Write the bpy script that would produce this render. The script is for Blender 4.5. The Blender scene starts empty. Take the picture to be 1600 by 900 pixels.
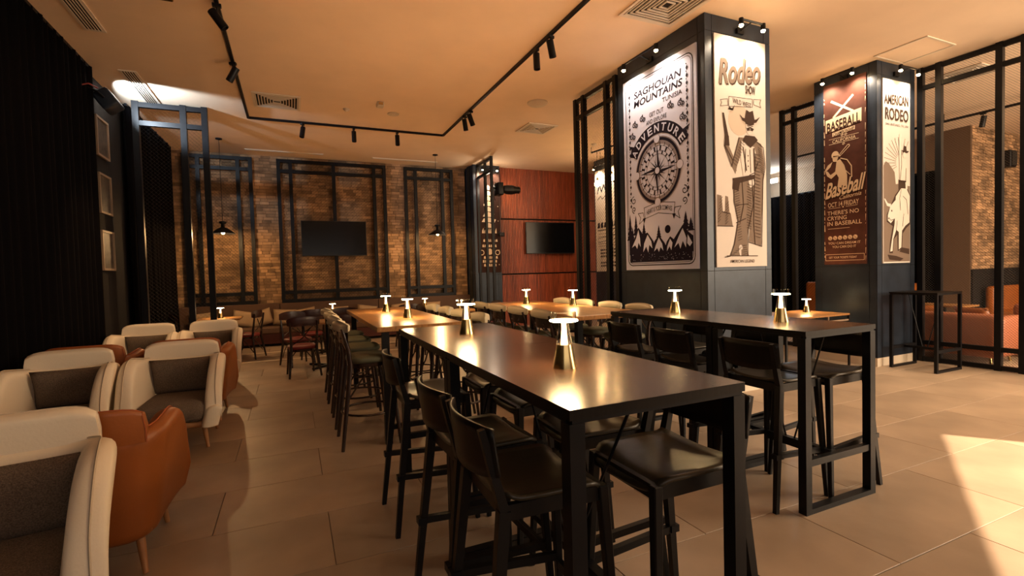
import bpy, bmesh, math, random
from math import sin, cos, pi, radians as R_, hypot, atan2, sqrt
from mathutils import Vector, Matrix
random.seed(7)
S = bpy.context.scene
COL = S.collection
# ---------------- camera ----------------
def cam_setup():
    cd = bpy.data.cameras.new('camera'); co = bpy.data.objects.new('camera', cd); COL.objects.link(co)
    f, pt, ro, ya = 765.09, R_(-1.88), R_(1.55), R_(24.146)
    fw = Vector((sin(ya)*cos(pt), cos(ya)*cos(pt), sin(pt)))
    r0 = Vector((cos(ya), -sin(ya), 0)); d0 = fw.cross(r0)
    r = cos(ro)*r0 + sin(ro)*d0; d = -sin(ro)*r0 + cos(ro)*d0
    m = Matrix((r, -d, -fw)).transposed().to_4x4(); m.translation = (0, 0, 1.47)
    co.matrix_world = m
    cd.sensor_fit = 'HORIZONTAL'; cd.sensor_width = 36; cd.lens = f/1600*36; cd.clip_start = .05; cd.clip_end = 100
    S.camera = co
cam_setup()
# ---------------- world, exposure, large lights ----------------
w = bpy.data.worlds.new('world'); S.world = w; w.use_nodes = True
w.node_tree.nodes['Background'].inputs[0].default_value = (1, .62, .35, 1)
w.node_tree.nodes['Background'].inputs[1].default_value = .0
S.view_settings.view_transform = 'Standard'; S.view_settings.look = 'None'
S.view_settings.gamma = 1; S.view_settings.use_curve_mapping = False
S.view_settings.exposure = 0.55
AMBER = (1, .52, .20); WARM = (1, .66, .36)
def light(kind, name, loc, power, color, aim=None, **kw):
    l = bpy.data.lights.new(name, kind); l.energy = power; l.color = color
    for k, v in kw.items(): setattr(l, k, v)
    o = bpy.data.objects.new(name, l); COL.objects.link(o); o.location = loc
    if aim is not None:
        o.rotation_euler = (Vector(aim)-Vector(loc)).to_track_quat('-Z', 'Y').to_euler()
    return o
# unseen fill areas, added behind the camera and at the right
light('AREA', 'rear_fill_light', (.6, -2.6, 2.2), 24, (1, .86, .74), (1.5, 6, 2.4), shape='RECTANGLE', size=5.0, size_y=1.6)
light('AREA', 'right_fill_light', (9.3, -2.6, 2.4), 640, (1, .80, .57), (7.5, 4, 2.3), shape='RECTANGLE', size=7.0, size_y=2.6)  # added fill from the right
light('AREA', 'right_overhead_fill_light', (7.2, -.6, 4.1), 330, (1, .74, .46), (6.9, .4, 0), shape='RECTANGLE', size=3.6, size_y=2.4)  # added overhead fill to brighten the right hand floor
light('AREA', 'side_room_light', (11.2, 1.0, 4.15), 200, (1, .60, .30), (11.2, 3, 0), shape='RECTANGLE', size=3, size_y=3)
CZ = 4.25
# ---------------- materials ----------------
MATS = {}
def mat(name, col, rough=.5, metal=0, spec=None, noise=0, nscale=20, bump=0, bscale=60, emit=None, es=0, stretch=None, coat=0, island=0, col2=None, trans=0):
    if name in MATS: return MATS[name]
    m = bpy.data.materials.new(name); m.use_nodes = True; nt = m.node_tree
    b = nt.nodes['Principled BSDF']
    b.inputs['Base Color'].default_value = (*col, 1); b.inputs['Roughness'].default_value = rough
    b.inputs['Metallic'].default_value = metal
    if spec is not None: b.inputs['Specular IOR Level'].default_value = spec
    if coat: b.inputs['Coat Weight'].default_value = coat; b.inputs['Coat Roughness'].default_value = .15
    if trans: b.inputs['Transmission Weight'].default_value = trans
    if emit: b.inputs['Emission Color'].default_value = (*emit, 1); b.inputs['Emission Strength'].default_value = es
    if noise or bump or island:
        tc = nt.nodes.new('ShaderNodeTexCoord'); mp = nt.nodes.new('ShaderNodeMapping')
        nt.links.new(tc.outputs['Object'], mp.inputs[0])
        if stretch: mp.inputs['Scale'].default_value = stretch
    src = None
    if noise:
        n = nt.nodes.new('ShaderNodeTexNoise'); n.inputs['Scale'].default_value = nscale; n.inputs['Detail'].default_value = 6
        nt.links.new(mp.outputs[0], n.inputs['Vector'])
        cr = nt.nodes.new('ShaderNodeValToRGB'); c2 = col2 or tuple(c*(1-noise) for c in col)
        cr.color_ramp.elements[0].color = (*c2, 1); cr.color_ramp.elements[1].color = (*[min(1, c*(1+noise*.6)) for c in col], 1)
        cr.color_ramp.elements[0].position = .32; cr.color_ramp.elements[1].position = .68
        nt.links.new(n.outputs[0], cr.inputs[0]); src = cr.outputs[0]
    if island:
        g = nt.nodes.new('ShaderNodeNewGeometry'); cr2 = nt.nodes.new('ShaderNodeValToRGB')
        oi = nt.nodes.new('ShaderNodeObjectInfo'); ad = nt.nodes.new('ShaderNodeMath'); ad.operation = 'ADD'
        fr = nt.nodes.new('ShaderNodeMath'); fr.operation = 'FRACT'
        nt.links.new(g.outputs['Random Per Island'], ad.inputs[0]); nt.links.new(oi.outputs['Random'], ad.inputs[1]); nt.links.new(ad.outputs[0], fr.inputs[0])
        cr2.color_ramp.elements[0].color = (1-island,)*3+(1,); cr2.color_ramp.elements[1].color = (1+island*.4,)*3+(1,)
        nt.links.new(fr.outputs[0], cr2.inputs[0])
        mx = nt.nodes.new('ShaderNodeMix'); mx.data_type = 'RGBA'; mx.blend_type = 'MULTIPLY'; mx.inputs[0].default_value = 1
        if src: nt.links.new(src, mx.inputs[6])
        else: mx.inputs[6].default_value = (*col, 1)
        nt.links.new(cr2.outputs[0], mx.inputs[7]); src = mx.outputs[2]
    if src: nt.links.new(src, b.inputs['Base Color'])
    if bump:
        n2 = nt.nodes.new('ShaderNodeTexNoise'); n2.inputs['Scale'].default_value = bscale; n2.inputs['Detail'].default_value = 4
        nt.links.new(mp.outputs[0], n2.inputs['Vector'])
        bp = nt.nodes.new('ShaderNodeBump'); bp.inputs['Strength'].default_value = bump; bp.inputs['Distance'].default_value = .02
        nt.links.new(n2.outputs[0], bp.inputs['Height']); nt.links.new(bp.outputs[0], b.inputs['Normal'])
    if trans: b.inputs['IOR'].default_value = 1.12
    MATS[name] = m; return m
M = dict(
 ceiling=mat('ceiling plaster', (.82, .63, .45), .9, noise=.04, nscale=2),
 floor=mat('floor tile porcelain', (.36, .27, .195), .42, noise=.22, nscale=1.6, bump=.04, bscale=12, island=.10),
 marble=mat('pale floor inlay', (.34, .26, .19), .4, noise=.6, nscale=3.5, col2=(.12, .09, .07)),
 grout=mat('floor grout', (.22, .17, .13), .9),
 darkwall=mat('dark painted wall', (.009, .007, .007), .85, spec=.2),
 brownwall=mat('brown painted wall', (.10, .055, .03), .7),
 beige=mat('beige bulkhead', (.55, .42, .30), .85),
 curtain=mat('black velvet curtain', (.003, .0025, .003), 1.0, spec=.05),
 brick=mat('old reclaimed brick', (.42, .25, .13), .85, noise=.45, nscale=3.0, bump=.3, bscale=30, island=.5),
 mortar=mat('brick mortar', (.16, .10, .06), .95),
 steel=mat('blackened steel', (.0045, .0045, .006), .42, spec=.22, metal=.0, noise=.2, nscale=9),
 colsteel=mat('column steel cladding', (.020, .028, .044), .36, spec=.3, metal=.12, noise=.25, nscale=5, bump=.03, bscale=15),
 meshm=mat('expanded metal mesh', (.035, .03, .028), .5, metal=.4),
 redwood=mat('red veneer', (.40, .085, .028), .45, noise=.35, nscale=5, stretch=(6, 6, .6), island=.35),
 wood=mat('dark table top wood', (.040, .019, .012), .26, noise=.3, nscale=4, stretch=(14, .8, 4), coat=.35),
 wood2=mat('amber table top wood', (.33, .155, .05), .3, noise=.35, nscale=4, stretch=(14, .8, 4), coat=.2),
 ply=mat('black stained plywood', (.007, .005, .004), .38, spec=.2, noise=.3, nscale=6, stretch=(12, 1, 1)),
 seatwood=mat('dark olive plywood seat', (.030, .022, .012), .36, noise=.25, nscale=6, stretch=(12, 1, 1)),
 legblack=mat('black leg lacquer', (.006, .005, .005), .42, spec=.25),
 cream=mat('cream leather', (.80, .70, .55), .5, bump=.05, bscale=80),
 piping=mat('cream piping', (.52, .43, .32), .5),
 orange=mat('orange leather', (.30, .085, .014), .42, noise=.12, nscale=4, bump=.05, bscale=80),
 opipe=mat('orange piping', (.34, .08, .02), .5),
 tweed=mat('grey tweed', (.155, .115, .085), .95, noise=.5, nscale=170, bump=.5, bscale=220),
 beech=mat('beech leg wood', (.42, .20, .08), .45, noise=.2, nscale=8),
 olive=mat('olive upholstery', (.085, .085, .05), .6),
 rail=mat('cream upholstery', (.55, .47, .33), .55),
 bent=mat('dark bentwood', (.022, .010, .007), .25, coat=.4),
 red=mat('red vinyl seat', (.17, .012, .010), .45),
 bord=mat('burgundy lacquered back', (.035, .009, .007), .35),
 brass=mat('brushed brass', (.62, .45, .20), .22, metal=1),
 glass=mat('clear acrylic', (.97, .95, .9), .05, trans=1),
 glow=mat('lamp disc glow', (1, .8, .5), .5, emit=(1, .72, .36), es=70),
 glow2=mat('lamp stem glow', (1, .8, .5), .5, emit=(1, .66, .28), es=6),
 bulb=mat('spot bulb glow', (1, .8, .5), .5, emit=(1, .62, .26), es=60),
 pbulb=mat('pendant bulb glow', (1, .8, .5), .5, emit=(1, .62, .26), es=35),
 white=mat('cool white lens', (1, 1, 1), .5, emit=(.75, .88, 1), es=20),
 tv=mat('television glass', (.003, .003, .004), .2, spec=.25),
 tvb=mat('television bezel', (.012, .012, .012), .4),
 plast=mat('white plastic', (.62, .52, .40), .6),
 grille=mat('ceiling grille enamel', (.70, .60, .48), .6),
 dark=mat('dark void', (.012, .010, .008), .9),
 bank=mat('banquette brown vinyl', (.09, .042, .02), .65),
 bank2=mat('banquette red brown vinyl', (.09, .018, .010), .6),
 cush=mat('taupe cushion fabric', (.36, .24, .14), .9, bump=.3, bscale=150),
 tanl=mat('terracotta leather', (.36, .12, .06), .45),
 print_ink=mat('poster dark ink', (.014, .011, .024), .8, spec=.08),
 paper=mat('poster pale paper', (.58, .63, .88), .7, spec=.1),
 pgrey=mat('poster grey ink', (.24, .22, .27), .7, spec=.1),
 paper2=mat('poster sand paper', (.60, .54, .50), .7, spec=.1),
 psand=mat('poster tan ink', (.19, .14, .11), .7, spec=.1),
 psun=mat('poster sun tint', (.50, .40, .32), .7),
 pbrown=mat('poster brown ink', (.055, .034, .026), .8, spec=.08),
 pdbrown=mat('poster dark brown ink', (.04, .02, .016), .8, spec=.08),
 maroon=mat('poster maroon ground', (.085, .034, .026), .7, spec=.1, noise=.25, nscale=6),
 pcream=mat('poster cream ink', (.72, .55, .38), .7),
 pwhite=mat('poster white ink', (.62, .57, .52), .7, spec=.1),
 frame=mat('pale picture frame', (.22, .15, .10), .5),
 photo=mat('framed dark print', (.05, .038, .03), .5, noise=.6, nscale=12, col2=(.015, .012, .010)),
)
# ---------------- geometry ----------------
class G:
    def __init__(s): s.v = []; s.f = []; s.m = []; s.mi = 0; s.T = None; s.zc = 0
    def add(s, vs, fs):
        o = len(s.v)
        if s.T is not None: vs = [s.T @ Vector(p) for p in vs]
        s.v += [tuple(p) for p in vs]; s.f += [tuple(i+o for i in f) for f in fs]; s.m += [s.mi]*len(fs); return s
    def box(s, a, b):
        x0, y0, z0 = [min(a[i], b[i]) for i in range(3)]; x1, y1, z1 = [max(a[i], b[i]) for i in range(3)]
        return s.add([(x0,y0,z0),(x1,y0,z0),(x1,y1,z0),(x0,y1,z0),(x0,y0,z1),(x1,y0,z1),(x1,y1,z1),(x0,y1,z1)],
              [(0,3,2,1),(4,5,6,7),(0,1,5,4),(1,2,6,5),(2,3,7,6),(3,0,4,7)])
    def cbox(s, c, d): return s.box([c[i]-d[i]/2 for i in range(3)], [c[i]+d[i]/2 for i in range(3)])
    def bar(s, p, q, w, h=None, w2=None, up=(0, 0, 1)):
        h = h or w; p = Vector(p); q = Vector(q); d = (q-p).normalized(); u = Vector(up)
        if abs(d.dot(u)) > .95: u = Vector((0, 1, 0))
        a = d.cross(u).normalized(); b = a.cross(d).normalized(); k = (w2/w) if w2 else 1
        vs = [p+a*sx*w/2+b*sy*h/2 for sx, sy in ((-1,-1),(1,-1),(1,1),(-1,1))]+[q+a*sx*w/2*k+b*sy*h/2*k for sx, sy in ((-1,-1),(1,-1),(1,1),(-1,1))]
        return s.add(vs, [(0,1,2,3),(7,6,5,4),(0,4,5,1),(1,5,6,2),(2,6,7,3),(3,7,4,0)])
    def tube(s, pts, r, n=8, closed=False):
        pts = [Vector(p) for p in pts]; N = len(pts); vs = []; fs = []; pa = None
        for i, p in enumerate(pts):
            if closed: d = (pts[(i+1) % N]-pts[i-1])
            else: d = pts[min(i+1, N-1)]-pts[max(i-1, 0)]
            d.normalize()
            if pa is None:
                u = Vector((0, 0, 1)) if abs(d.z) < .9 else Vector((1, 0, 0)); a = d.cross(u).normalized()
            else: a = (pa-d*pa.dot(d)).normalized()
            pa = a; b = d.cross(a); rr = r[i] if isinstance(r, (list, tuple)) else r
            vs += [p+a*cos(2*pi*k/n)*rr+b*sin(2*pi*k/n)*rr for k in range(n)]
        for i in range(N if closed else N-1):
            j = (i+1) % N
            fs += [(i*n+k, i*n+(k+1) % n, j*n+(k+1) % n, j*n+k) for k in range(n)]
        if not closed: fs += [tuple(range(n-1, -1, -1)), tuple((N-1)*n+k for k in range(n))]
        return s.add(vs, fs)
    def lathe(s, prof, n=20, c=(0, 0, 0), cap=True):
        vs = []; fs = []
        for r, z in prof: vs += [(c[0]+r*cos(2*pi*k/n), c[1]+r*sin(2*pi*k/n), c[2]+z) for k in range(n)]
        for i in range(len(prof)-1): fs += [(i*n+k, i*n+(k+1) % n, (i+1)*n+(k+1) % n, (i+1)*n+k) for k in range(n)]
        if cap: fs += [tuple(range(n-1, -1, -1)), tuple((len(prof)-1)*n+k for k in range(n))]
        return s.add(vs, fs)
    def poly(s, pts, z=0, h=0):
        n = len(pts)
        if s.T is not None: s.zc += 1e-5; z += s.zc
        if h == 0: return s.add([(x, y, z) for x, y in pts], [tuple(range(n))])
        return s.add([(x, y, z) for x, y in pts]+[(x, y, z+h) for x, y in pts],
            [tuple(range(n-1, -1, -1)), tuple(range(n, 2*n))]+[(i, (i+1) % n, n+(i+1) % n, n+i) for i in range(n)])
    def disc(s, c, r, z=0, n=24, ry=None): return s.poly([(c[0]+r*cos(2*pi*k/n), c[1]+(ry or r)*sin(2*pi*k/n)) for k in range(n)], z)
    def ring(s, c, r0, r1, z=0, n=40):
        vs = [(c[0]+r*cos(2*pi*k/n), c[1]+r*sin(2*pi*k/n), z) for r in (r0, r1) for k in range(n)]
        return s.add(vs, [(k, n+k, n+(k+1) % n, (k+1) % n) for k in range(n)])
    def grid(s, fn, nu, nv, closeu=False):
        vs = [fn(i/(nu if closeu else nu-1), j/(nv-1)) for j in range(nv) for i in range(nu)]
        fs = [(j*nu+i, j*nu+(i+1) % nu, (j+1)*nu+(i+1) % nu, (j+1)*nu+i) for j in range(nv-1) for i in range(nu if closeu else nu-1)]
        return s.add(vs, fs)
    def pillow(s, c, d, nx=10, ny=10, e=.5, rot=None):
        # soft cushion: d = full sizes, thickness along z, edges pinched
        def f(sg):
            def g(u, v):
                a = u*2-1; b = v*2-1; t = max(0, (1-a**4)*(1-b**4))**e
                k = 1-.05*(a*a*b*b); p = Vector((a*d[0]/2*(1-.04*(1-b*b)*(abs(a) > .99)), b*d[1]/2, sg*d[2]/2*t)); p.x *= (1+.03*b*b); p.y *= (1+.03*a*a)
                return (rot @ p if rot else p)+Vector(c)
            return g
        s.grid(f(1), nx, ny); o = len(s.f); s.grid(f(-1), nx, ny)
        for i in range(o, len(s.f)): s.f[i] = s.f[i][::-1]
        return s
    def rbox(s, c, d, r=.03, n=3, top=0):
        # box rounded in plan and on its upper/lower edges
        def ringpts(ins, z):
            out = []; hx = d[0]/2-ins; hy = d[1]/2-ins; rr = max(r-ins, .002)
            for cx, cy, a0 in ((1,1,0),(-1,1,90),(-1,-1,180),(1,-1,270)):
                for k in range(n+1):
                    a = R_(a0+90*k/n); out.append((c[0]+cx*(hx-rr)+rr*cos(a), c[1]+cy*(hy-rr)+rr*sin(a), c[2]+z))
            return out
        e = min(r, d[2]/2)*.9; prof = [(e*.6, -d[2]/2), (e*.15, -d[2]/2+e*.4), (0, -d[2]/2+e), (0, d[2]/2-e), (e*.15, d[2]/2-e*.4), (e*.6, d[2]/2)]
        if top: prof += [(d[1]*.2, d[2]/2+top)]
        vs = []; N = 4*(n+1)
        for ins, z in prof: vs += ringpts(ins, z)
        fs = [(i*N+k, i*N+(k+1) % N, (i+1)*N+(k+1) % N, (i+1)*N+k) for i in range(len(prof)-1) for k in range(N)]
        fs += [tuple(range(N-1, -1, -1)), tuple((len(prof)-1)*N+k for k in range(N))]
        return s.add(vs, fs)
    def obj(s, name, m, parent=None, smooth=False, bevel=0, weld=False, sub=0):
        me = bpy.data.meshes.new(name); me.from_pydata(s.v, [], s.f)
        for q in (m if isinstance(m, (list, tuple)) else [m]): me.materials.append(M[q] if isinstance(q, str) else q)
        for p, i in zip(me.polygons, s.m): p.material_index = i
        if weld or bevel:
            bm = bmesh.new(); bm.from_mesh(me)
            if weld: bmesh.ops.remove_doubles(bm, verts=bm.verts, dist=1e-4)
            if bevel: bmesh.ops.bevel(bm, geom=[e for e in bm.edges if len(e.link_faces) == 2 and e.calc_face_angle(0) > .6], offset=bevel, segments=1, affect='EDGES')
            bm.to_mesh(me); bm.free()
        if smooth:
            me.shade_smooth() if smooth is True else None
            if smooth is not True:
                me.shade_smooth(); me.set_sharp_from_angle(angle=R_(smooth))
        me.update(); o = bpy.data.objects.new(name, me); COL.objects.link(o)
        if parent is not None: o.parent = parent
        if sub:
            md = o.modifiers.new('sub', 'SUBSURF'); md.levels = sub; md.render_levels = sub
        return o
def tag(o, label=None, cat=None, group=None, kind=None):
    if label: o['label'] = label
    if cat: o['category'] = cat
    if group: o['group'] = group
    if kind: o['kind'] = kind
    return o
def thing(name, label, cat, loc=(0,0,0), rz=0, group=None):
    o = bpy.data.objects.new(name, None); COL.objects.link(o); o.location = loc; o.rotation_euler = (0, 0, rz)
    o.empty_display_size = .1
    return tag(o, label, cat, group)
def dup(root, loc, rz=None, label=None, group=None):
    def cp(o, par):
        c = o.copy(); COL.objects.link(c)
        if par is not None: c.parent = par
        for ch in list(o.children): cp(ch, c)
        return c
    r = cp(root, None); r.location = loc
    if rz is not None: r.rotation_euler = (0, 0, rz)
    if label: r['label'] = label
    if group: r['group'] = group
    return r
def struct(o): o['kind'] = 'structure'; return o
# ---------------- shell ----------------
XL, XR, YB, YF = -2.35, 16.0, 12.5, -3.0
fl = struct(G().box((XL-.2, YF-.2, -.12), (XR+.2, YB+.3, -.012)).obj('floor', 'grout'))
tile = None
TX, TY = 1.25, .625
ty = 1.372-TY*7
row = 0
while ty < YB:
    off = (.0 if row % 2 else TX/2)+5.15-TX*6-TX
    tx = off
    while tx < XR:
        x0, x1 = max(tx, XL), min(tx+TX, XR); y0, y1 = max(ty, YF), min(ty+TY, YB)
        # only the part of the room the photograph looks over
        if x1-x0 > .1 and y1-y0 > .1 and y1 > .0 and (x0 < 3+1.3*max(y1, 0)+1.5) and (x1 > -2.6):
            full = abs(x1-x0-TX) < 1e-3 and abs(y1-y0-TY) < 1e-3
            if full and tile is not None:
                t = tile.copy(); COL.objects.link(t)
            else:
                g = G().box((-(x1-x0)/2+.002, -(y1-y0)/2+.002, -.012), ((x1-x0)/2-.002, (y1-y0)/2-.002, 0))
                t = g.obj('tile', 'floor', fl, bevel=.0015)
                if full: tile = t
            t.location = ((x0+x1)/2, (y0+y1)/2, 0)
        tx += TX
    ty += TY; row += 1
g = G()
ty = YF
g.box((XL, YF, -.012), (XR, 0, -.0005)); g.box((9.6, 0, -.0125), (XR, 3.0, -.001))
g.obj('tile_field', 'floor', fl)
struct(G().box((XL-.2, YF-.2, CZ), (XR+.2, YB+.3, CZ+.15)).obj('ceiling', 'ceiling'))
struct(G().box((XL-.15, YF-.15, 0), (XL, YB+.15, CZ)).obj('wall_left', 'darkwall'))
struct(G().box((XL, YF-.15, 0), (XR, YF, CZ)).obj('wall_front', 'brownwall'))
struct(G().box((XR, YF-.15, 0), (XR+.15, 5.44, CZ)).obj('wall_right', 'brownwall'))
wb = struct(G().box((XL, YB, 0), (4.3, YB+.15, CZ)).obj('wall_back', 'mortar'))
# bricks of the back wall, one joined part (each course is about five pixels high)
g = G(); z = .84; k = 0
while z < CZ-.01:
    x = XL-.1*(k % 2)-random.random()*.05
    while x < 4.3:
        L = random.choice((.19, .21, .22, .15)); x1 = min(x+L, 4.3)
        p = random.uniform(.008, .026)
        g.box((max(x, XL), YB-p, z), (x1-.009, YB+.02, min(z+.062, CZ))); x += L
    z += .07; k += 1
o = g.obj('brick', 'brick', wb); o['kind'] = 'stuff'
# red slatted wall
rw = struct(G().box((4.3, 12.12, 0), (13.6, 12.3, CZ)).obj('wall_back_slatted', 'dark'))
for z0, z1 in ((.0, 1.39), (1.43, 2.87), (2.91, CZ)):
    p = struct(G().box((5.05, 12.09, z0), (8.6, 12.13, z1)).obj('panel', 'redwood', rw)); del p['kind']
    g = G(); x = 5.06
    while x < 8.6: g.box((x, 12.06, z0+.002), (x+.03, 12.095, z1-.002)); x += .046
    s_ = g.obj('slat', 'redwood', p); s_['kind'] = 'stuff'
struct(G().box((13.6, 5.9, 0), (13.75, 12.3, CZ)).obj('wall_right_far', 'beige'))
pr = struct(G().box((12.96, 5.46, 0), (XR+.1, 6.0, CZ)).obj('wall_right_pier', 'mortar'))
g = G(); z = 1.27; k = 0
while z < CZ-.01:
    x = 12.955-(.1 if k % 2 else 0)
    while x < 16:
        L = random.choice((.19, .21, .22)); g.box((max(x, 12.955), 5.44-random.uniform(0, .015), z), (x+L-.009, 5.47, min(z+.062, CZ))); x += L
    z += .07; k += 1
o = g.obj('brick', 'brick', pr); o['kind'] = 'stuff'
G().box((12.93, 5.42, 0), (13.0, 6.02, CZ)).obj('side_cladding', 'brownwall', pr)
G().box((12.95, 5.38, 0), (16, 5.47, 1.26)).obj('wainscot', 'darkwall', pr)
struct(G().box((8.6, 12.0, 0), (13.6, 12.11, 3.6)).obj('trim_1', 'darkwall'))
struct(G().box((-2.2, 9.70, 0), (4.2, 9.78, .006)).obj('trim_2', 'cream'))
struct(G().box((-2.2, 9.781, 0), (4.2, 10.779, .004)).obj('trim_4', 'marble'))
struct(G().box((-2.2, 10.78, 0), (4.2, 10.84, .006)).obj('trim_3', 'cream'))

# ---------------- curtains ----------------
def curtain(name, p, q, z0, z1, label, amp=.05, wl=.17):
    p = Vector((*p, 0)); q = Vector((*q, 0)); L = (q-p).length; d = (q-p)/L; nn = Vector((-d.y, d.x, 0)); N = int(L/wl*8)
    t = thing(name, label, 'curtain', p)
    def f(u, v):
        s = u*L; a = amp*(sin(2*pi*s/wl)+.4*sin(2*pi*s/(wl*2.7)+1.3))*(.75+.25*v)
        w_ = d*s+nn*a; return (w_.x, w_.y, z0+(z1-z0)*v)
    g = G().grid(f, N, 5); o = g.obj('drape', 'curtain', t, smooth=True)
    md = o.modifiers.new('sol', 'SOLIDIFY'); md.thickness = .006
    G().bar((0, 0, z1), d*L+Vector((0, 0, z1)), .03, .04).obj('curtain_rail', 'steel', t)
curtain('curtain', (-2.27, -1.0), (-2.27, 8.02), .02, 4.235, 'long black curtain hanging to the floor behind the cream armchairs, left edge of the room', .028)
curtain('curtain', (-2.26, 9.45), (-2.2, 12.2), .02, 4.235, 'black curtain in the back left corner beside the brick wall', .035, .16)
curtain('curtain', (13.45, 6.1), (13.45, 12.0), .02, 3.5, 'black curtain in the side room, seen through the mesh beside the baseball column', .05, .2)
# ---------------- framed prints on the left wall ----------------
for i, (z0, z1, lb) in enumerate(((3.2, 3.74, 'topmost framed dark print on the left wall in the gap between curtains'),
        (2.42, 2.97, 'middle framed dark print on the left wall in the gap between curtains'),
        (1.64, 2.19, 'lowest framed dark print on the left wall in the gap between curtains'))):
    t = thing('framed_print', lb, 'picture', (XL+.012, 8.55, z0), pi/2, 'framed prints on the left wall')
    h = z1-z0; g = G()
    for a, b in (((-.24, 0, 0), (-.21, .03, h)), ((.21, 0, 0), (.24, .03, h)), ((-.21, 0, 0), (.21, .03, .03)), ((-.21, 0, h-.03), (.21, .03, h))):
        g.box((a[0], -a[1], a[2]), (b[0], -b[1], b[2]))
    g.obj('frame', 'frame', t); G().box((-.21, -.012, .03), (.21, -.003, h-.03)).obj('print', 'photo', t)

# ---------------- mesh screens ----------------
def mesh_fill(L, z0, z1, sx=.05, sz=.022, w=.004, t=.004):
    """expanded-metal diamonds in the local xz plane: zigzag strands"""
    g = G(); n = int(L/sx*2); sx = 2*L/n; m = int((z1-z0)/sz); sz = (z1-z0)/m
    for j in range(m):
        zc = z0+sz*(j+.5)
        vs = []; fs = []
        for i in range(n+1):
            zz = zc+(sz/2-.0005)*(1 if (i+j) % 2 else -1)
            vs += [(i*sx/2, -t/2, zz-w/2), (i*sx/2, t/2, zz+w/2)]
        fs = [(2*i, 2*i+2, 2*i+3, 2*i+1) for i in range(n)]
        g.add(vs, fs)
    return g
def screen(label, loc, rz, L, posts, rails, ztop=CZ, z0=0, pw=.07, fill=True, rw_=.06, cells=(.05, .022), name='metal_screen', cat='screen', fz=None, w=.004):
    t = thing(name, label, cat, loc, rz)
    for x in posts: G().box((x-pw/2, -pw/2, z0), (x+pw/2, pw/2, ztop)).obj('post', 'steel', t)
    xs = sorted(posts)
    for z in rails:
        for a, b in zip(xs[:-1], xs[1:]):
            G().box((a+pw/2, -pw*.4, z-rw_/2), (b-pw/2, pw*.4, z+rw_/2)).obj('rail', 'steel', t)
    if fill:
        o = mesh_fill(xs[-1]-xs[0], (fz or (z0, ztop))[0], (fz or (z0, ztop))[1], *cells, w=w).obj('mesh_infill', 'meshm', t); o['kind'] = 'stuff'; o.location = (xs[0], 0, 0)
    return t
# right screen beyond the side table: x = 8.42, running toward the camera
screen('tall black mesh screen dividing off the side room with the terracotta sofa', (8.42, 4.13, 0), -pi/2, 4, (.03, .25, .9, 1.14, 1.9), (.04, .28, 3.96, 4.21), cells=(.034, .017), w=.003)
screen('black mesh screen attached behind the baseball column', (8.2, 5.05, 0), pi/2, 1.1, (.03, .86, 1.09), (.04, .28, 4.0, 4.2), cells=(.05, .025), w=.003)
screen('tall black mesh screen attached behind the compass poster column', (4.21, 5.66, 0), pi/2, 1.1, (.02, .24, .84, 1.06), (.04, .28, 3.86, 4.12), ztop=4.16, cells=(.05, .025), w=.003)
screen('short black mesh screen standing at right angles to the brick wall beside the red slats', (4.45, 10.95, 0), pi/2, 1.4, (.0, .42, .95), (.04, .28, 3.9, 4.2), cells=(.08, .05), fill=False, pw=.06)
screen('black mesh screen at the end of the left curtain, in front of the brick wall', (-2.3, 9.3, 0), 0, 1.1, (.2, .82, 1.11), (.04, .3, 3.92, 4.2), pw=.085, rw_=.075, cells=(.06, .03), w=.003)
# frames on the brick wall
def wall_frame(x0, x1, label, mid=False, z0=.9, z1=4.18):
    t = thing('wall_frame', label, 'frame', (x0, 12.4, 0)); L = x1-x0; ins = .25; b = .075
    xs = [b/2, ins+b/2, L-ins-b/2, L-b/2]+([L/2] if mid else [])
    for x in xs: G().box((x-b/2, -.035, z0), (x+b/2, .035, z1)).obj('post', 'steel', t)
    for z in (z0+b/2, z0+.24, z1-.27, z1-b/2):
        for a, c in zip(sorted(xs)[:-1], sorted(xs)[1:]): G().box((a+b/2, -.03, z-b/2), (c-b/2, .03, z+b/2)).obj('rail', 'steel', t)
    o = mesh_fill(L-.1, z0+.05, z1-.05, .07, .035, w=.005).obj('mesh_infill', 'meshm', t); o['kind'] = 'stuff'; o.location = (.05, .045, 0)
wall_frame(-2.05, -.72, 'left black mesh frame on the brick wall, behind the left pendant lamp')
wall_frame(-.23, 2.21, 'widest black mesh frame on the brick wall, carrying the television', True)
wall_frame(2.66, 3.93, 'right black mesh frame on the brick wall, behind the right pendant lamp')

# ---------------- columns ----------------
def column(x0, y0, x1, y1, label, seams=(1.42, 4.06), corner='left'):
    t = thing('poster_column', label, 'column', ((x0+x1)/2, (y0+y1)/2, 0)); hx = (x1-x0)/2; hy = (y1-y0)/2
    G().box((-hx+.004, -hy+.004, 0), (hx-.004, hy-.004, CZ-.003)).obj('core', 'dark', t)
    zs = [0.12]+list(seams)+[CZ-.004]
    for a, b in zip(zs[:-1], zs[1:]):
        # cladding sheets: corner trims and middle sheets on the two faces in view
        for s_ in (-1, 1):
            for xx in ((-hx, -hx+.10), (-hx+.105, hx-.105), (hx-.10, hx)):
                G().box((xx[0]+.001, s_*hy, a+.003), (xx[1]-.001, s_*(hy-.012), b-.003)).obj('cladding_sheet', 'colsteel', t)
            for yy in ((-hy+.012, -hy+.10), (-hy+.105, hy-.105), (hy-.10, hy-.012)):
                G().box((s_*hx, yy[0]+.001, a+.003), (s_*(hx-.012), yy[1]-.001, b-.003)).obj('cladding_sheet', 'colsteel', t)
    G().box((-hx+.003, -hy+.003, 0), (hx-.003, hy-.003, .12)).obj('plinth', 'grille', t)
    return t
column(4.21, 4.07, 5.23, 5.63, 'large steel clad column with the compass poster and the cowboy poster')
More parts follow.
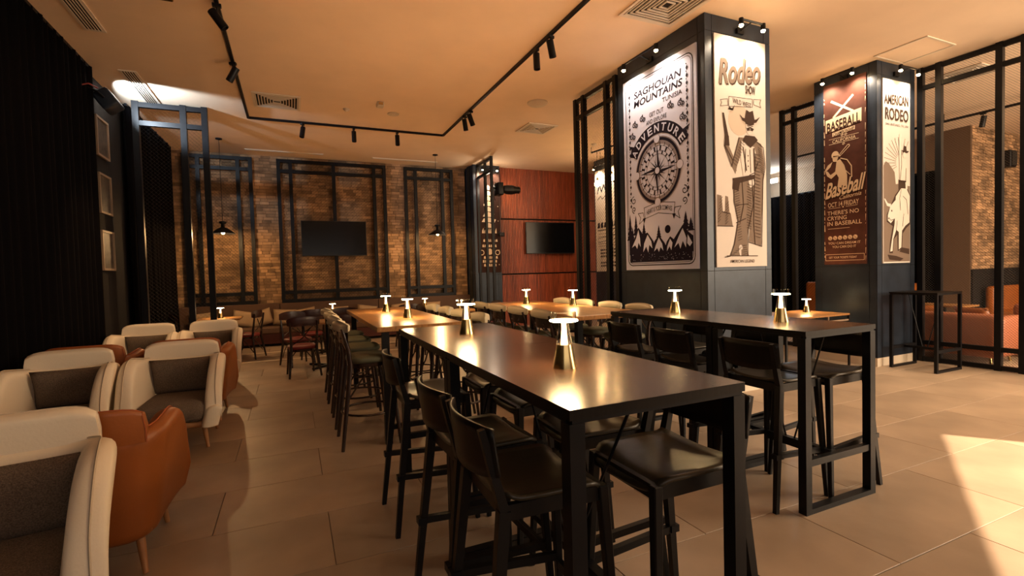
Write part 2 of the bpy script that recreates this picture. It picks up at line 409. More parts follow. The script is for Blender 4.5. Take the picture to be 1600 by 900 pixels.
column(7.44, 4.14, 8.34, 5.03, 'steel clad column with the baseball poster and the bull rider poster')
column(4.32, 11.9, 5.06, 12.5, 'dark column with a brown and white poster between brick wall and red slats')
column(7.2, 9.6, 8.3, 10.7, 'dark column with a pale lettered poster, seen past the compass poster column')
# ---------------- posters ----------------
_fc = {}
def text_polys(s, align='CENTER'):
    s0 = s; s = s.lstrip('~')
    if s0 in _fc: return _fc[s0]
    c = bpy.data.curves.new('t', 'FONT'); c.body = s; c.align_x = 'LEFT'; c.resolution_u = 3; c.offset = .006 if s0[0] == '~' else .022; c.fill_mode = 'FRONT'
    o = bpy.data.objects.new('t', c); COL.objects.link(o)
    dg = bpy.context.evaluated_depsgraph_get(); me = bpy.data.meshes.new_from_object(o.evaluated_get(dg))
    r = ([tuple(v.co) for v in me.vertices], [tuple(p.vertices) for p in me.polygons])
    bpy.data.objects.remove(o); bpy.data.curves.remove(c); bpy.data.meshes.remove(me)
    _fc[s0] = r; return r
def put_text(g, s, x0, x1, y0, y1, z, slope=0, shear=0, curve=0):
    vs, fs = text_polys(('~' if y1-y0 < .075 else '')+s)
    xa = min(v[0] for v in vs); xb = max(v[0] for v in vs); ya = min(v[1] for v in vs); yb = max(v[1] for v in vs)
    out = []; g.zc += 2e-5; z += g.zc
    for v in vs:
        u = (v[0]-xa)/(xb-xa); t = (v[1]-ya)/(yb-ya)
        out.append((x0+(x1-x0)*u+shear*t*(y1-y0), y0+(y1-y0)*t+slope*(u-.5)+curve*(1-(2*u-1)**2), z))
    g.add(out, fs)
def arc_text(g, s, c, r, a0, a1, h, wch, z):
    n = len(s)
    for i, ch in enumerate(s):
        a = R_(a0+(a1-a0)*(i/(n-1))); vs, fs = text_polys(ch)
        xa = min(v[0] for v in vs); xb = max(v[0] for v in vs); ya = min(v[1] for v in vs); yb = max(v[1] for v in vs)
        out = []
        for v in vs:
            lx = ((v[0]-xa)/(xb-xa)-.5)*wch; ly = (v[1]-ya)/(yb-ya)*h
            ux, uy = cos(a), sin(a)   # outward
            out.append((c[0]+ux*(r+ly)+uy*lx, c[1]+uy*(r+ly)-ux*lx, z))
        g.add(out, fs)
def poster(label, loc, rz, W, H, m):
    t = thing('poster', label, 'poster', loc, rz)
    # local frame: x right, z up, faces -y ; artwork is drawn in xy then turned upright
    G().box((0, -.018, 0), (W, 0, H)).obj('backing_panel', m, t)
    return t
UP = Matrix(((1,0,0,0),(0,0,-1,0),(0,1,0,0),(0,0,0,1)))
def art(t, name, m, fn, lvl=1):
    g = G(); g.T = Matrix.Translation((0, -.018-.002*lvl, 0)) @ UP; fn(g); o = g.obj(name, m, t); o['kind'] = 'stuff'; return o
def stroke(g, pts, w, z=0):
    for (x0, y0), (x1, y1) in zip(pts[:-1], pts[1:]):
        L = hypot(x1-x0, y1-y0) or 1; nx, ny = -(y1-y0)/L*w/2, (x1-x0)/L*w/2
        ex, ey = (x1-x0)/L*w*.3, (y1-y0)/L*w*.3
        g.poly([(x0-ex+nx, y0-ey+ny), (x0-ex-nx, y0-ey-ny), (x1+ex-nx, y1+ey-ny), (x1+ex+nx, y1+ey+ny)][::-1], z)
def swirl(g, c, r, w, a0=0, turns=1.3, sg=1):
    stroke(g, [(c[0]+r*(1-k/16*.8)*cos(a0+sg*turns*2*pi*k/16), c[1]+r*(1-k/16*.8)*sin(a0+sg*turns*2*pi*k/16)) for k in range(17)], w)
def rrect(x0, y0, x1, y1, r, n=4):
    return [(cx+r*cos(R_(a0+90*k/n)), cy+r*sin(R_(a0+90*k/n))) for cx, cy, a0 in ((x1-r, y1-r, 0), (x0+r, y1-r, 90), (x0+r, y0+r, 180), (x1-r, y0+r, 270)) for k in range(n+1)]
def outline(g, pts, w): stroke(g, pts+[pts[0]], w)
# --- poster 1: compass ---
P1 = poster('tall pale poster with a compass, ADVENTURE banner and dark mountains', (4.21, 5.49, 1.45), -pi/2, 1.31, 2.52, 'paper')
def f(g):
    outline(g, rrect(.05, .06, 1.26, 2.45, .09), .012); outline(g, rrect(.075, .085, 1.235, 2.425, .08), .006)
    for sx in (.13, 1.17):
        y = .85
        while y < 2.3:
            g.poly([(sx-.018, y), (sx, y-.03), (sx+.018, y), (sx, y+.03)]); g.disc((sx-.01, y+.045), .008, n=6); y += .085
        swirl(g, (sx+(.06 if sx < .6 else -.06), .92), .055, .011, pi/2, 1.2, 1 if sx < .6 else -1)
        swirl(g, (sx+(.06 if sx < .6 else -.06), .80), .045, .011, -pi/2, 1.2, -1 if sx < .6 else 1)
art(P1, 'printed_border', 'print_ink', f)
def f(g):
    put_text(g, 'SAGHOUAN', .22, 1.07, 2.235, 2.325, 0, .0, .15); put_text(g, 'MOUNTAINS', .22, 1.09, 2.12, 2.21, 0, 0, .15)
    put_text(g, 'TUNISIA', .76, 1.09, 2.03, 2.085, 0); put_text(g, 'GET OUT', .52, .78, 1.92, 1.975, 0); put_text(g, 'AND EXPLORE', .46, .83, 1.835, 1.89, 0)
    for x, y in ((.24, 1.90), (.39, 1.94), (.9, 1.955), (1.07, 1.93), (1.1, 1.76), (.19, 1.76)):
        swirl(g, (x-.02, y), .04, .012); swirl(g, (x+.03, y-.01), .03, .012, pi); g.disc((x, y+.045), .012, n=8)
art(P1, 'printed_lettering', 'print_ink', f)
cc = (.655, 1.23)
def f(g):   # banner
    n = 20; a0, a1 = R_(152), R_(28); c0 = (.655, 1.24)
    for k in range(n):
        b0 = a0+(a1-a0)*k/n; b1 = a0+(a1-a0)*(k+1)/n
        g.poly([(c0[0]+.44*cos(b0), c0[1]+.44*sin(b0)), (c0[0]+.44*cos(b1), c0[1]+.44*sin(b1)), (c0[0]+.585*cos(b1), c0[1]+.585*sin(b1)), (c0[0]+.585*cos(b0), c0[1]+.585*sin(b0))])
    for s_ in (-1, 1): g.poly([(.655+s_*.37, 1.46), (.655+s_*.52, 1.50), (.655+s_*.50, 1.60), (.655+s_*.56, 1.66), (.655+s_*.44, 1.62)][::s_])
    g.ring(cc, .365, .402, 0, 48); g.ring(cc, .30, .305); g.ring(cc, .20, .206); g.ring(cc, .24, .245)
    for k in range(32):
        a = 2*pi*k/32; r0, r1 = (.245, .30) if k % 2 else (.206, .24)
        b = .07; g.poly([(cc[0]+r*cos(a+q), cc[1]+r*sin(a+q)) for r, q in ((r0, -b), (r1, -b), (r1, b*.4), (r0, b*.4))])
    for k in range(24):
        a = 2*pi*k/24+.1; stroke(g, [(cc[0]+.305*cos(a), cc[1]+.305*sin(a)), (cc[0]+.345*cos(a), cc[1]+.345*sin(a))], .01)
art(P1, 'printed_compass', 'print_ink', f)
def f(g):
    g.ring(cc, .325, .365, 0, 48); g.ring(cc, .40, .415, 0, 48)
art(P1, 'printed_grey_ring', 'pgrey', f)
def f(g):
    for k in range(16):
        a = pi/2+2*pi*k/16; r = .31 if k % 4 == 0 else (.21 if k % 2 == 0 else .16); b = .045 if k % 4 == 0 else .024
        g.poly([(cc[0]+b*cos(a-pi/4)*1.3, cc[1]+b*sin(a-pi/4)*1.3), (cc[0]+r*cos(a), cc[1]+r*sin(a)), (cc[0], cc[1])])
        if k % 4 == 0: outline(g, [(cc[0]+b*1.3*cos(a+pi/4), cc[1]+b*1.3*sin(a+pi/4)), (cc[0]+r*cos(a), cc[1]+r*sin(a)), cc], .005)
    g.ring(cc, .04, .055)
art(P1, 'printed_compass_star', 'print_ink', f, 2)
def f(g):
    g.disc(cc, .04)
    for x, y in ((.655, 1.62), (1.045, 1.23), (.655, .84), (.265, 1.23)): g.disc((x, y), .05)
    arc_text(g, 'ADVENTURE', (.655, 1.24), .465, 146, 34, .095, .085, 0)
art(P1, 'printed_white_lettering', 'paper', f, 3)
def f(g):
    for s_, x, y in (('N', .655, 1.62), ('E', 1.045, 1.23), ('S', .655, .84), ('W', .265, 1.23)):
        put_text(g, s_, x-.02, x+.02, y-.025, y+.025, 0); g.ring((x, y), .045, .052, 0, 20)
    put_text(g, 'HEART IS YOUR COMPASS', .44, .90, .70, .76, 0, 0, 0, .035)
    outline(g, [(.41, .66), (.655, .705), (.93, .66), (.95, .80), (.655, .84), (.39, .80)], .007)
    for s_ in (-1, 1): outline(g, [(.66+s_*.27, .66), (.66+s_*.37, .60), (.66+s_*.34, .68), (.66+s_*.39, .74), (.66+s_*.29, .74)], .008); g.poly([(.66+s_*.24, .67), (.66+s_*.27, .60), (.66+s_*.30, .665)][::s_])
    g.disc((.82, .49), .05)
    g.poly([(.09, .10), (1.22, .10), (1.22, .24), (.09, .24)])
    def mtn(pts): g.poly(pts)
    mtn([(.08, .2), (.08, .45), (.17, .40), (.27, .56), (.36, .46), (.45, .48), (.56, .36), (.62, .2)]); mtn([(.5, .2), (.58, .36), (.66, .43), (.76, .33), (.84, .2)])
    mtn([(.74, .2), (.80, .34), (.86, .40), (.92, .36), (1.07, .52), (1.16, .43), (1.235, .38), (1.235, .2)])
    for x, y, h, w_ in ((.10, .40, .36, .07), (.22, .46, .27, .06), (.38, .45, .17, .05), (.66, .40, .16, .05), (1.12, .46, .22, .07), (1.2, .44, .16, .06), (.15, .38, .2, .05)):
        for k in range(4):
            yy = y+h*k/5; ww = w_*(1-k/4.6); g.poly([(x-ww, yy), (x+ww, yy), (x, yy+h*.38)])
art(P1, 'printed_mountains', 'print_ink', f)
def f(g):
    for pts in ([(.27, .53), (.22, .42), (.13, .30), (.20, .33), (.24, .28), (.27, .36), (.31, .30), (.30, .42)], [(.45, .45), (.38, .34), (.36, .23), (.42, .30), (.46, .22), (.48, .32), (.54, .27), (.52, .36)],
      [(.66, .40), (.60, .30), (.57, .23), (.63, .27), (.66, .22), (.69, .28), (.74, .23), (.72, .32)], [(.86, .37), (.81, .28), (.80, .22), (.85, .28), (.88, .23), (.90, .32)],
      [(1.07, .48), (1.0, .38), (.93, .26), (1.0, .31), (1.03, .24), (1.07, .33), (1.12, .25), (1.13, .36)], [(1.15, .40), (1.14, .30), (1.18, .26), (1.22, .30)]): g.poly(pts)
    for _ in range(60): x, y = random.uniform(.14, 1.18), random.uniform(.12, .21); g.disc((x, y), random.uniform(.002, .005), n=5)
art(P1, 'printed_snow', 'paper', f, 2)
# --- poster 2: cowboy ---
P2 = poster('narrow sand coloured poster of a cowboy under the word Rodeo', (4.33, 4.07, 1.46), 0, .80, 2.58, 'paper2')
def f(g):
    g.poly([(.012, .46), (.25, .46), (.22, .6), (.20, .62), (.18, .79), (.14, .80), (.13, .63), (.10, .62), (.08, .80), (.012, .81)])
    # duster coat, trousers
    g.poly([(.36, 1.47), (.24, 1.14), (.30, 1.05), (.33, 1.15), (.40, 1.3), (.46, 1.47)][::-1]); g.poly([(.24, 1.15), (.13, 1.36), (.17, 1.42), (.30, 1.2), (.32, 1.08)])
    g.poly([(.58, 1.47), (.72, 1.42), (.77, 1.2), (.75, 1.0), (.70, .24), (.50, .29), (.56, .8), (.60, 1.05), (.56, 1.3)][::-1])
    g.poly([(.27, 1.0), (.56, 1.02), (.58, .72), (.50, .52), (.40, .26), (.27, .28), (.33, .52), (.27, .75)][::-1]); g.poly([(.34, .6), (.55, .62), (.49, .40), (.47, .22), (.36, .22), (.42, .42)][::-1])
    g.poly([(.27, .28), (.40, .28), (.34, .18), (.36, .12), (.20, .12), (.24, .20)][::-1]); g.poly([(.36, .24), (.47, .24), (.48, .17), (.50, .12), (.38, .12), (.38, .18)][::-1])
art(P2, 'printed_cowboy', 'psand', f)
art(P2, 'printed_sun', 'psun', lambda g: g.disc((.37, 1.66), .17), .5)
def f(g):
    # hat, face shade, scarf, belt, waistcoat lines, outlines
    g.poly([(.37, 1.73), (.42, 1.66), (.53, 1.63), (.64, 1.66), (.70, 1.73), (.64, 1.695), (.61, 1.69), (.585, 1.79), (.53, 1.77), (.48, 1.79), (.455, 1.69), (.42, 1.695)][::-1])
    g.poly([(.47, 1.655), (.60, 1.655), (.60, 1.63), (.535, 1.61), (.47, 1.63)][::-1])
    g.poly([(.46, 1.50), (.61, 1.50), (.66, 1.46), (.54, 1.36), (.42, 1.44)][::-1]); g.poly([(.49, 1.585), (.535, 1.57), (.585, 1.585), (.58, 1.555), (.535, 1.562), (.49, 1.55)][::-1])
    g.poly([(.25, 1.0), (.60, 1.06), (.60, 1.01), (.27, .93)][::-1]); g.poly([(.26, .98), (.37, .97), (.34, .86), (.25, .88)][::-1])
    g.poly([(.105, 1.72), (.13, 1.72), (.20, 1.45), (.15, 1.42)][::-1]); g.poly([(.14, 1.48), (.20, 1.47), (.21, 1.36), (.13, 1.36)][::-1])
    for a in ([(.36, 1.46), (.24, 1.13), (.13, 1.36)], [(.61, 1.46), (.75, 1.38), (.78, 1.16), (.74, 1.0), (.71, .23), (.5, .28)], [(.27, .95), (.27, .74), (.33, .52), (.27, .26), (.2, .12)], [(.56, 1.0), (.58, .72), (.49, .42), (.48, .12)],
        [(.40, .98), (.42, .7), (.36, .5)], [(.62, 1.3), (.6, 1.0), (.58, .5), (.6, .26)], [(.46, 1.34), (.45, 1.08)], [(.53, 1.34), (.54, 1.08)], [(.6, 1.36), (.61, 1.1)], [(.2, .12), (.12, .11)], [(.15, .125), (.64, .12)], [(.012, .46), (.25, .46)],
        [(.08, .62), (.2, .6)], [(.14, 1.36), (.26, 1.2)], [(.66, 1.2), (.6, 1.08), (.52, 1.05)], [(.3, .5), (.45, .55)], [(.3, .7), (.5, .72)]): stroke(g, a, .009)
    g.poly([(.22, 1.80), (.27, 1.76), (.30, 1.83), (.27, 1.79), (.19, 1.765)])
    for y in (1.27, 1.21, 1.15): g.disc((.50, y), .008, n=8)
def hatch(g, x0, y0, x1, y1, n, L, sl=.3, w=.005):
    for k in range(n):
        u = k/(n-1); x = x0+(x1-x0)*u+random.uniform(-.004, .004); y = y0+(y1-y0)*u; stroke(g, [(x, y), (x+L, y+L*sl)], w)
art(P2, 'printed_ink_lines', 'pbrown', f, 3)
def f(g):
    hatch(g, .27, .95, .30, .55, 16, .07); hatch(g, .48, .95, .47, .45, 18, .07, -.3); hatch(g, .60, 1.3, .60, .35, 26, .09, -.2); hatch(g, .66, 1.38, .70, 1.1, 12, .06, -.5)
    hatch(g, .26, 1.18, .38, 1.42, 9, .06, -.6); hatch(g, .30, .5, .33, .3, 8, .06); hatch(g, .015, .5, .05, .75, 8, .04, .9); hatch(g, .13, .48, .14, .7, 8, .04, .9); hatch(g, .22, .14, .38, .24, 6, .05, .1); hatch(g, .40, .14, .40, .24, 5, .06, .1)
    stroke(g, [(.49, 1.575), (.535, 1.59), (.585, 1.575)], .018); stroke(g, [(.49, 1.61), (.52, 1.605)], .008); stroke(g, [(.55, 1.605), (.58, 1.61)], .008)
    stroke(g, [(.42, 1.36), (.47, 1.1)], .012); stroke(g, [(.59, 1.36), (.6, 1.1)], .012)
art(P2, 'printed_hatching', 'pbrown', f, 4)
def f(g):
    g.poly([(.40, 1.44), (.46, 1.38), (.60, 1.38), (.63, 1.3), (.60, 1.06), (.42, 1.04), (.38, 1.25)]); g.poly([(.47, 1.635), (.60, 1.635), (.59, 1.54), (.535, 1.50), (.48, 1.54)][::-1])
    g.poly([(.50, 1.0), (.58, 1.03), (.60, .95), (.53, .90)][::-1]); g.disc((.16, 1.41), .035, n=10); g.disc((.205, .25), .0, n=3)
    g.ring((.37, .22), .0, .03, 0, 12)
art(P2, 'printed_pale_areas', 'paper2', f, 2)
def rodeo_txt(g, dx=0, dy=0):
    put_text(g, 'Rodeo', .06+dx, .70+dx, 2.07+dy, 2.36+dy, 0, .08, .12)
def f(g): rodeo_txt(g, .012, -.014)
art(P2, 'printed_title_shadow', 'pbrown', f)
art(P2, 'printed_title', 'psand', lambda g: rodeo_txt(g), 2)
def f(g):
    put_text(g, 'SHOW', .47, .63, 1.97, 2.07, 0); put_text(g, 'WILD WEST', .27, .56, 1.83, 1.885, 0, -.03); put_text(g, 'AMERICAN LEGEND', .2, .59, .045, .08, 0)
    for a in ([(.21, 1.88), (.21, 1.80), (.58, 1.83), (.58, 1.92), (.21, 1.91)], [(.08, 1.86), (.19, 1.88), (.20, 1.81), (.08, 1.79), (.1, 1.83)], [(.60, 1.92), (.72, 1.93), (.70, 1.88), (.72, 1.84), (.6, 1.86)]): outline(g, a, .006)
art(P2, 'printed_lettering', 'pbrown', f, 2)
# --- poster 3: baseball ---
P3 = poster('narrow maroon poster lettered BASEBALL CHAMPIONSHIP CALIFORNIA', (7.44, 4.87, 1.45), -pi/2, .60, 2.68, 'maroon')
def f(g):
    stroke(g, [(.15, 2.18), (.42, 2.42)], .03); stroke(g, [(.42, 2.20), (.12, 2.42)], .03)
    g.poly([(.03, 1.97), (.54, 2.02), (.54, 2.21), (.03, 2.16)]); g.poly([(.13, 1.90), (.45, 1.93), (.45, 1.985), (.13, 1.955)])
    for y in (1.865, 1.79): stroke(g, [(.08, y), (.5, y)], .006)
    put_text(g, 'CALIFORNIA', .13, .46, 1.80, 1.85, 0); swirl(g, (.27, 1.89), .02, .006); swirl(g, (.32, 1.89), .02, .006); swirl(g, (.29, 1.76), .02, .006)
    # batter
    g.disc((.17, 1.62), .055, n=14, ry=.06); g.poly([(.115, 1.60), (.14, 1.66), (.24, 1.61), (.245, 1.59)]); g.poly([(.13, 1.57), (.22, 1.6), (.19, 1.52), (.14, 1.53)])
    outline(g, [(.225, 1.61), (.235, 1.59), (.375, 1.71), (.37, 1.735), (.35, 1.735)], .009)
    g.poly([(.19, 1.53), (.24, 1.55), (.30, 1.45), (.34, 1.30), (.34, 1.16), (.20, 1.14), (.22, 1.28), (.17, 1.38)][::-1])
    g.poly([(.13, 1.53), (.10, 1.46), (.03, 1.40), (.015, 1.42), (.06, 1.49)]); g.poly([(.02, 1.41), (.05, 1.33), (.11, 1.28), (.19, 1.34), (.19, 1.39), (.10, 1.34), (.06, 1.40)][::-1]); stroke(g, [(.25, 1.56), (.34, 1.52), (.40, 1.42), (.405, 1.24)], .014)
    stroke(g, [(.29, 1.4), (.38, 1.3)], .01)
art(P3, 'printed_batter', 'pcream', f)
def f(g):
    put_text(g, 'BASEBALL', .05, .52, 1.99, 2.14, 0, .045); put_text(g, 'CHAMPIONSHIP', .145, .44, 1.915, 1.965, 0, .025)
art(P3, 'printed_dark_lettering', 'pdbrown', f, 2)
art(P3, 'printed_script_shadow', 'pdbrown', lambda g: put_text(g, 'Baseball', .035, .565, 1.0, 1.25, 0, .08, .2), 2)
def f(g):
    pass
    stroke(g, [(.06, 1.0), (.50, 1.09)], .012); put_text(g, 'California', .22, .53, .97, 1.03, 0, .03, .3)
    put_text(g, 'OCT 14 FRIDAY', .06, .50, .86, .93, 0, .01); stroke(g, [(.07, .84), (.24, .84)], .005); stroke(g, [(.32, .845), (.48, .85)], .005); g.disc((.28, .845), .012, n=5)
    put_text(g, "THERE'S NO", .05, .50, .74, .80, 0); put_text(g, 'CRYING', .05, .33, .66, .72, 0); put_text(g, 'IN BASEBALL', .05, .54, .58, .64, 0); stroke(g, [(.06, .535), (.37, .535)], .006)
    for k in range(6): g.disc((.09+.072*k, .395), .031, n=14)
    put_text(g, 'YOU CAN DREAM IT', .06, .52, .30, .335, 0); put_text(g, 'YOU CAN DO IT', .12, .46, .245, .28, 0)
    outline(g, [(.02, .06), (.57, .06), (.57, .15), (.02, .15)], .006); put_text(g, 'GET YOUR TICKETS TODAY', .07, .47, .09, .12, 0)
    for sx in (.008, .592):
        y = .05
        while y < 2.6:
            L = random.uniform(.01, .1)
            if random.random() < .8: g.poly([(sx-.004, y), (sx+random.uniform(.002, .012)*(1 if sx < .3 else -.3), y), (sx+.004, y+L), (sx-.004, y+L)])
            y += L+.03
art(P3, 'printed_lettering', 'pcream', f)
def f(g):
    for k in range(6): c0 = (.09+.072*k, .395); stroke(g, [(c0[0]-.018, .41), (c0[0]+.018, .38)], .005); stroke(g, [(c0[0]-.015, .38), (c0[0]+.012, .375)], .004)
    g.poly([(.14, 1.615), (.225, 1.60), (.225, 1.595), (.14, 1.60)][::-1])
art(P3, 'printed_script', 'pcream', lambda g: put_text(g, 'Baseball', .02, .55, 1.02, 1.26, 0, .08, .2), 3)
art(P3, 'printed_dark_details', 'pdbrown', f, 2)
# --- poster 4: bull rider ---
P4 = poster('narrow pale poster of a bull rider with one arm raised over the word RODEO', (7.54, 4.14, 1.45), 0, .65, 2.56, 'paper2')
def f(g):
    g.poly([(.012, .02), (.64, .02), (.64, 1.10), (.35, 1.12), (.012, 1.08)])
    g.poly([(.012, 1.08), (.012, 1.36), (.06, 1.42), (.13, 1.40), (.2, 1.34), (.27, 1.28), (.30, 1.10)][::-1])
    for k in range(14):
        a = pi*.28+pi*.55*k/13*1.6; stroke(g, [(.42+.12*cos(a), 1.42+.12*sin(a)), (.42+.4*cos(a) if .42+.4*cos(a) < .63 else .63, 1.42+.4*sin(a)*.9)], .008) if .42+.4*cos(a) > .02 and .42+.4*cos(a) < .63 else None
art(P4, 'printed_ground', 'psand', f)
def f(g):
    put_text(g, 'AMERICAN', .03, .60, 2.22, 2.36, 0, .02); put_text(g, 'RODEO', .05, .60, 2.00, 2.17, 0); put_text(g, 'SAN ANTONIO, TX, USA', .06, .60, 1.92, 1.955, 0)
    g.poly([(.43, 1.60), (.49, 1.56), (.58, 1.57), (.62, 1.60), (.56, 1.60), (.55, 1.66), (.50, 1.67), (.48, 1.60)][::-1])
    g.poly([(.36, 1.18), (.52, 1.16), (.56, 1.0), (.50, .88), (.42, .98), (.36, 1.02)][::-1]); g.poly([(.10, .12), (.3, .10), (.48, .06), (.40, .03), (.14, .05)][::-1]); g.poly([(.38, .16), (.62, .12), (.62, .20), (.44, .22)])
    # bull outline drawn slightly larger, the pale body goes on top
    g.poly([(.28, .96), (.42, 1.08), (.56, 1.08), (.64, .98), (.64, .55), (.55, .50), (.46, .42), (.44, .20), (.34, .17), (.33, .40), (.25, .34), (.22, .14), (.14, .14), (.16, .30), (.22, .52), (.16, .55), (.08, .58), (.08, .68), (.15, .78)][::-1])
art(P4, 'printed_dark_areas', 'pbrown', f, 2)
def f(g):
    g.poly([(.29, .94), (.42, 1.06), (.55, 1.06), (.63, .96), (.62, .58), (.52, .53), (.44, .46), (.42, .22), (.36, .19), (.36, .44), (.30, .47), (.23, .34), (.21, .17), (.155, .16), (.19, .31), (.26, .55)][::-1])
    g.poly([(.16, .80), (.30, .90), (.36, .82), (.30, .66), (.17, .56), (.10, .60), (.10, .67)]); g.poly([(.0+.012, .90), (.04, .90), (.10, .84), (.18, .83), (.16, .79), (.08, .80)][::-1]); g.poly([(.30, .84), (.36, .86), (.43, .97), (.46, .95), (.44, .86), (.34, .79)][::-1])
    g.poly([(.38, 1.83), (.43, 1.83), (.44, 1.72), (.43, 1.56), (.46, 1.50), (.54, 1.48), (.58, 1.36), (.57, 1.05), (.53, 1.05), (.52, 1.18), (.38, 1.17), (.38, 1.40), (.37, 1.6)][::-1])
    g.disc((.50, 1.535), .04, n=12)
art(P4, 'printed_bull_and_rider', 'pwhite', f, 3)
def f(g):
    for a in ([(.12, .64), (.17, .60), (.25, .62)], [(.42, 1.05), (.38, .92), (.40, .75)], [(.46, .95), (.55, .9), (.58, .7)], [(.39, 1.16), (.43, 1.4), (.42, 1.6)], [(.53, 1.17), (.54, 1.35)], [(.30, .47), (.32, .6)], [(.45, .52), (.48, .7)]): stroke(g, a, .008)
    g.disc((.19, .735), .014, n=8); g.disc((.115, .625), .01, n=6); stroke(g, [(.38, 1.165), (.53, 1.16)], .02)
art(P4, 'printed_ink_lines', 'pdbrown', f, 4)
# --- posters 5, 6 (far) ---
P5 = poster('brown poster with white totem like figures beside the red slatted wall', (4.40, 11.9, 1.47), 0, .64, 2.58, 'pdbrown')
def f(g):
    for y, w_ in ((2.2, .05), (2.05, .09), (1.92, .06), (1.78, .14), (1.64, .1), (1.5, .16), (1.36, .2), (1.22, .12)):
        g.poly([(.32-w_, y-.05), (.32+w_*.8, y-.06), (.32+w_, y+.02), (.32, y+.07), (.32-w_*.7, y+.04)])
    for k, y in enumerate((1.02, .80, .66, .36, .26, .16)):
        x = .12+.03*(k % 2)
        while x < .5: ww = random.uniform(.03, .06); g.poly([(x, y), (x+ww, y), (x+ww*.8, y+(.14 if k == 0 else .07)), (x+.1*ww, y+.06)]); x += ww+.012
    for x, y in ((.1, .52), (.54, .52)): g.ring((x, y), .05, .07, 0, 18)
    g.disc((.32, .54), .08, n=18)
    for k in range(12): g.disc((.06 if k % 2 else .58, .2+.19*k), .014, n=6)
art(P5, 'printed_figures', 'pcream', f)
P6 = poster('pale sand poster with black lettering on the far column', (7.2, 10.64, 1.42), -pi/2, .98, 2.55, 'paper2')
def f(g):
    stroke(g, [(.1, 1.98), (.2, 2.2), (.28, 2.0), (.38, 2.16), (.45, 2.02), (.55, 2.2), (.62, 2.05), (.74, 2.22), (.9, 2.1)], .035); stroke(g, [(.1, 1.82), (.25, 1.9), (.3, 1.82), (.5, 1.9), (.62, 1.84)], .015); swirl(g, (.5, 1.55), .1, .02)
    for k in range(6): g.poly([(.08+.14*k, 1.1), (.19+.14*k, 1.1), (.18+.14*k, 1.24), (.10+.14*k, 1.22)])
    for y in (1.04, .95, .88, .70, .64): stroke(g, [(.1, y), (.85, y)], .02 if y > 1 else .008)
    outline(g, [(.1, .74), (.9, .8), (.9, .9), (.1, .84)], .012)
    for k, y in enumerate((.52, .44, .36, .2, .12)):
        x = .2
        while x < .78: g.poly([(x, y), (x+.05, y), (x+.05, y+.045), (x, y+.04)]); x += .07
art(P6, 'printed_lettering', 'print_ink', f)
# ---------------- picture lights over the posters ----------------
def picture_light(label, loc, rz, W, power, n=2, blow=1.0, spread=70):
    t = thing('picture_light', label, 'light', loc, rz)
    G().box((-.05, -.03, -.03), (.05, 0, .03)).obj('bracket', 'steel', t)
    G().tube([(0, -.02, 0), (0, -.17, .03)], .008).obj('arm', 'steel', t)
    G().tube([(-W/2, -.18, .03), (W/2, -.18, .03)], .012).obj('bar', 'steel', t)
    for k in range(n):
        x = -W/2+W*k/(n-1)
        h = G().lathe([(.024, .04), (.026, 0), (.024, -.03)], 14, (x, -.18, .0)).obj('lamp_head', 'steel', t, smooth=40)
        G().lathe([(.0, -.032), (.020, -.030), (.024, -.040), (.016, -.052), (.0, -.056)], 12, (x, -.18, 0), cap=False).obj('bulb', 'bulb', h, smooth=True)
        l = light('SPOT', 'picture_spot', (x, -.18, -.065), power, (1, .78, .54), None, spot_size=R_(spread*2), spot_blend=.8, shadow_soft_size=.03)
        l.parent = t; l.rotation_euler = Vector((0, .20*blow, -.5)).to_track_quat('-Z', 'Y').to_euler()
    return t
picture_light('double picture light over the compass poster', (4.21, 4.95, 4.08), -pi/2, .62, 34)
picture_light('double picture light over the cowboy poster', (4.73, 4.07, 4.12), 0, .34, 24)
picture_light('double picture light over the baseball poster', (7.44, 4.57, 4.16), -pi/2, .42, 40)
picture_light('double picture light over the bull rider poster', (7.86, 4.14, 4.10), 0, .42, 26)
picture_light('picture light over the brown totem poster', (4.72, 11.9, 4.12), 0, .4, 30)
picture_light('picture light over the sand poster on the far column', (7.2, 10.15, 4.02), -pi/2, .6, 40)
# ---------------- high tables (black steel, dark tops) ----------------
H_T = 1.08
def steel_table(label, x0, x1, y0, y1, h=H_T, top='wood', group=None, leg=.05, th=.03, strz=.3, sub_=True):
    t = thing('high_table', label, 'table', ((x0+x1)/2, (y0+y1)/2, 0), 0, group); W = (x1-x0)/2; L = (y1-y0)/2
    g = G(); g.box((-W, -L, h-th), (W, L, h)); g.m = [1, 0, 1, 1, 1, 1]; g.obj('tabletop', [top, 'ply'], t)
    g = G()
    g.box((-W+.01, -L+.004, h-th-.012), (W-.01, -L+.03, h-th-.001)); g.box((-W+.01, L-.03, h-th-.012), (W-.01, L-.004, h-th-.001))
    g.box((-W+.004, -L+.03, h-th-.012), (-W+.03, L-.03, h-th-.001)); g.box((W-.03, -L+.03, h-th-.012), (W-.004, L-.03, h-th-.001))
    g.obj('apron', 'steel', t)
    for sy in (-1, 1):
        yc = sy*(L-leg/2-.002)
        for sx in (-1, 1): G().box((sx*W, yc-leg/2, .03 if sy else 0), (sx*(W-leg), yc+leg/2, h-th-.012)).obj('leg', 'steel', t)
        G().box((-W, yc-leg/2, 0), (W, yc+leg/2, .03)).obj('floor_bar', 'steel', t)
        G().box((-W+leg, yc-.018, strz-.02), (W-leg, yc+.018, strz+.02)).obj('crossbar', 'steel', t)
    yl = L-leg-.004
    G().box((-.02, -yl, strz-.015), (.02, yl, strz+.015)).obj('stretcher', 'steel', t)
    for sy in (-1, 1): G().tube([(0, sy*yl*.82, h-th-.012), (0, sy*.03, strz+.015)], .006, 6).obj('brace_rod', 'steel', t)
    return t
